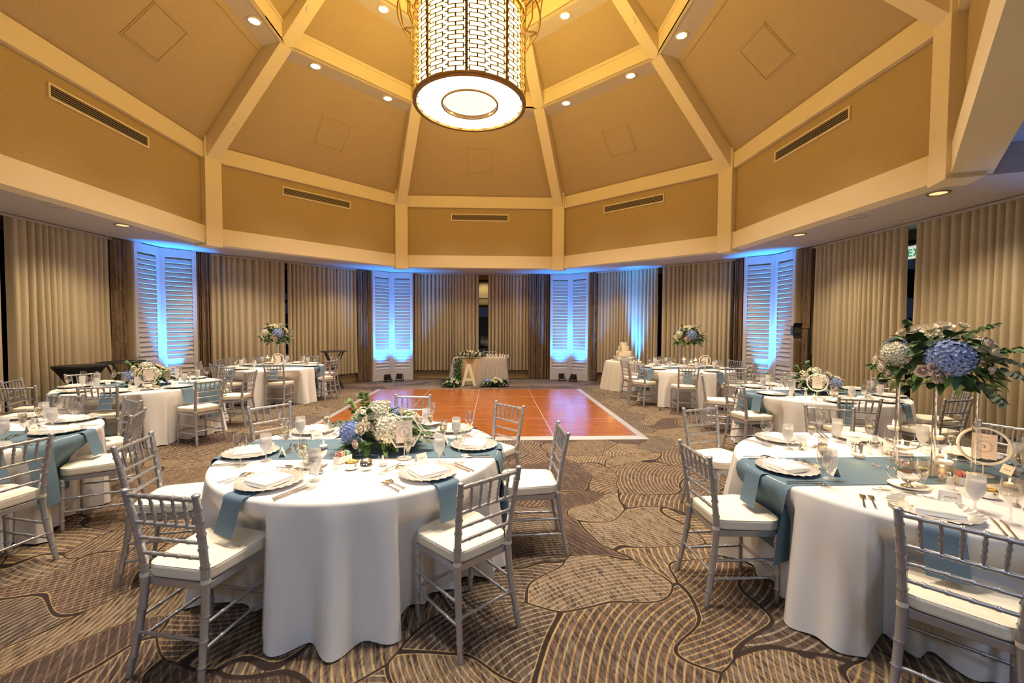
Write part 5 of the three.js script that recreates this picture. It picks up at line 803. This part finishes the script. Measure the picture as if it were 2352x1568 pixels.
  { const A = thing('hanging_greenery', 'trail of dark greenery hanging down the left front of the couple table', 'greenery', [-0.98, 0, -12.12]); seed = 41; const gs = [[], [], []]; for (let i = 0; i < 260; i++) { const y = rr(0.12, 0.80), q = V(rr(-0.10, 0.10) * (0.6 + 0.8 * y) - 0.03, y, rr(0, 0.05) + (y > 0.72 ? -0.04 : 0)), d = V(rr(-1, 1), rr(-1.2, 0.2), rr(0.1, 0.9)); const g = leafGs[i % 4].clone(); const k = rr(0.7, 1.1); g.applyMatrix4(new THREE.Matrix4().compose(q, qz(d, rr(-1, 1)), V(k, k, k))); gs[i % 3 === 0 ? 0 : i % 3 === 1 ? 2 : 1].push(g); } gs.forEach((g, i) => part('foliage', M(g), leafMs[i], A)); for (let i = 0; i < 4; i++) part('stem', sweep([[rr(-0.05, 0.05), 0.82, -0.06], [rr(-0.08, 0.05), 0.6, 0.02], [rr(-0.1, 0.05), 0.3, 0.02], [rr(-0.1, 0.03), 0.01, 0.03]], 0.003, 5), mat.stem, A); }
  const fl = (sd, bl) => ({ seed: sd, far: true, r: [bl ? 0.42 : 0.27, 0.13, 0.16], cy: 0.09, floor: 0, leaves: bl ? 170 : 120, emin: -0.4, ls: 1.15, hyd: bl ? [['b', -0.2, 0.17, 0.08, 0.07], ['w', 0.02, 0.18, 0.0, 0.06]] : [['w', -0.1, 0.13, 0.02, 0.05]], rose: bl ? [[-0.06, 0.17, 0.13, 1.7], [0.03, 0.14, 0.14, 1.6], [0.16, 0.16, 0.12, 1.6], [0.06, 0.22, 0.04, 1.5], [0.12, 0.2, 0.05, 1.4], [-0.27, 0.1, 0.13, 1.2]] : [[0.02, 0.15, 0.12, 1.6], [0.16, 0.12, 0.12, 1.7], [-0.13, 0.12, 0.1, 1.2], [0.05, 0.19, 0.02, 1.3]], sprigs: [] });
  arrangement('floor_flowers', 'floor flowers left of the letter A', 'flowers', [-1.18, 0, -11.84], 0, fl(51, false)); arrangement('floor_flowers', 'floor flowers with a blue hydrangea right of the letter A', 'flowers', [0.02, 0, -11.86], 0, fl(52, true));
}
// ---------------------------------------------------------------- cake table
{
  const x = 3.52, z = -11.36, R = 0.47, t = thing('cake_table', 'small round table hidden under a tulle skirt', 'table', [x, 0, z]); part('tabletop', cyl(R - 0.02, R - 0.02, 0.02, 32, 0, TY - 0.015, 0), mat.plinth, t); part('pedestal', cyl(0.03, 0.2, TY - 0.03, 14, 0, (TY - 0.03) / 2, 0), mat.dark, t);
  single('tulle_skirt', grid(140, 14, (u, v) => { const th = u * 2 * PI, j = Math.round(v * 14); if (j <= 2) { const f = [0, 0.6, 0.985][j] * R; return [cos(th) * f, TY, sin(th) * f]; } const d = (j - 3) / 11, r = R + 0.006 + 0.13 * Math.pow(d, 0.8) + 0.03 * d * (sin(19 * th) + 0.6 * sin(31 * th + 1)); return [cos(th) * r, TY - 0.006 - d * (TY - 0.014), sin(th) * r]; }), mat.tulle, 'ivory tulle skirt over the cake table', 'tablecloth', [x, 0, z]);
  const s = thing('cake_stand', 'square silver cake stand on the cake table', 'stand', [x + 0.02, TY + 0.002, z + 0.02], 0.75); part('top', rb(0.46, 0.02, 0.46, 0.006, 0, 0.122, 0), mat.silver, s); part('skirt', xf(new THREE.CylinderGeometry(0.31, 0.29, 0.10, 4, 1).rotateY(PI / 4), [0, 0.062, 0]), mat.silver, s); part('foot', rb(0.46, 0.012, 0.46, 0.004, 0, 0.006, 0), mat.silver, s);
  const c = thing('wedding_cake', 'three-tier ivory wedding cake with flowers down its left side', 'cake', [x, TY + 0.135, z]); const ic = std({ color: lin(0.84, 0.74, 0.55), roughness: 0.6 });
  for (const [r, y, h] of [[0.20, 0, 0.135], [0.145, 0.135, 0.12], [0.09, 0.255, 0.115]]) part('tier', lathe([[0, y], [r, y], [r + 0.004, y + 0.006], [r, y + 0.014], [r, y + h - 0.006], [r - 0.006, y + h], [0, y + h]], 36), ic, c);
  part('topper', lathe([[0, 0.37], [0.035, 0.37], [0.04, 0.38], [0.02, 0.392], [0, 0.394]], 16), std({ color: lin(0.12, 0.01, 0.015), roughness: 0.4 }), c, 'dark red topper');
  seed = 61; for (const [a, b, r, k] of [[-0.13, 0.29, 0.10, 1.3], [-0.15, 0.23, 0.10, 1.2], [-0.18, 0.12, 0.1, 1.3], [-0.2, 0.05, 0.08, 1.2]]) { const m = part('sugar_flower', roseGs[1], mat.rose, c); m.position.set(a, b, r); m.scale.setScalar(k); m.rotation.set(1.1, rr(0, 6), 0.6); }
  for (const [a, b, d] of [[-0.12, 0.2, 0.11], [-0.19, 0.08, 0.11], [-0.1, 0.27, 0.08]]) { const m = part('leaf', leafGs[1], mat.leafB, c); m.position.set(a, b, d); m.quaternion.copy(qz(V(-0.5, rr(-0.3, 0.6), 0.6), 0)); }
  for (const [dx, dz, w] of [[-0.36, 0.12, 'left of the cake'], [0.36, 0.16, 'right of the cake'], [0.16, 0.36, 'in front of the cake']]) { votM([x + dx, TY + 0.002, z + dz], 0, `votive candle ${w}`, 'votive candles'); const p = new THREE.PointLight(lin(1, 0.62, 0.25), 0.08); p.position.set(x + dx, TY + 0.048, z + dz); p.castShadow = true; p.shadow.radius = 0.3; p.name = 'candle_light'; scene.add(p); }
}
// ---------------------------------------------------------------- service stands by the curtains
const trayM = maker((l, g) => { const o = thing('tray_stand', l, 'tray stand', [0, 0, 0], 0, g), h = 0.97;
  part('tray', M([rb(0.66, 0.016, 0.46, 0.006, 0, h + 0.018, 0), xf(new THREE.TorusGeometry(0.28, 0.01, 6, 40), [0, h + 0.028, 0], [PI / 2, 0, 0], [1.15, 0.8, 1])]), mat.black, o, 'dark oval tray');
  for (const z of [-0.17, 0.17]) for (const s of [-1, 1]) { part('leg', bx(0.034, Math.hypot(h, 0.42), 0.022, 0, h / 2, z + s * 0.012, [0, 0, s * Math.atan2(0.42, h)]), mat.darkWood, o); }
  for (const x of [-0.21, 0.21]) { part('top_bar', bx(0.03, 0.02, 0.42, x, h, 0), mat.darkWood, o); part('foot_bar', bx(0.025, 0.025, 0.36, x * 0.8, 0.14, 0), mat.darkWood, o); }
  return o; });
trayM([-6.95, 0, -8.28], 1.0, 'black folding tray stand beside the left shutters', 'folding tray stands'); trayM([-4.30, 0, -11.62], 0.5, 'black folding tray stand before the far left curtain', 'folding tray stands');
{ const o = thing('spandex_table', 'black stretch-covered cocktail table by the left curtain', 'table', [-6.88, 0, -7.36], 1.0); const H = 1.0;
  part('top', xf(cyl(0.34, 0.34, 0.03, 40, 0, H, 0), [0, 0, 0], [0, 0, 0], [1, 1, 0.8]), mat.black, o);
  part('cover', grid(48, 14, (u, v) => { const th = u * 2 * PI, q = 0.30 + 0.70 * Math.pow(Math.abs(v - 0.55) / 0.55, 1.7), four = 1 + 0.10 * v * cos(4 * th), r = 0.335 * Math.min(1, q) * four; return [cos(th) * r, (1 - v) * (H - 0.016) + 0.002, sin(th) * r * 0.8]; }), mat.spandex, o, 'black stretch cover'); }
// stage light on a stand
{ const o = thing('stage_light', 'black stage light on a tall stand by the right shutters', 'stage light', [6.45, 0, -8.45], -0.4);
  part('pole', cyl(0.016, 0.018, 1.66, 10, 0, 0.85, 0), mat.black, o); for (let i = 0; i < 3; i++) { const a = i * 2 * PI / 3; part('leg', sweep([[0, 0.35, 0], [cos(a) * 0.3, 0.01, sin(a) * 0.3]], 0.012, 6), mat.black, o); }
  part('arm', bx(0.2, 0.018, 0.018, -0.08, 1.66, 0), mat.black, o); const h = part('lamp_head', rb(0.16, 0.19, 0.18, 0.01, -0.22, 1.62, 0), mat.black, o); part('front_lens', cyl(0.06, 0.06, 0.01, 20, -0.22, 1.62, 0.094, [PI / 2, 0, 0]), mat.dark, h);
  part('barn_door', bx(0.15, 0.006, 0.12, -0.22, 1.745, 0.12, [-0.6, 0, 0]), mat.black, o); part('barn_door', bx(0.15, 0.006, 0.12, -0.22, 1.495, 0.12, [0.6, 0, 0]), mat.black, o); }
renderer.render(scene, camera);
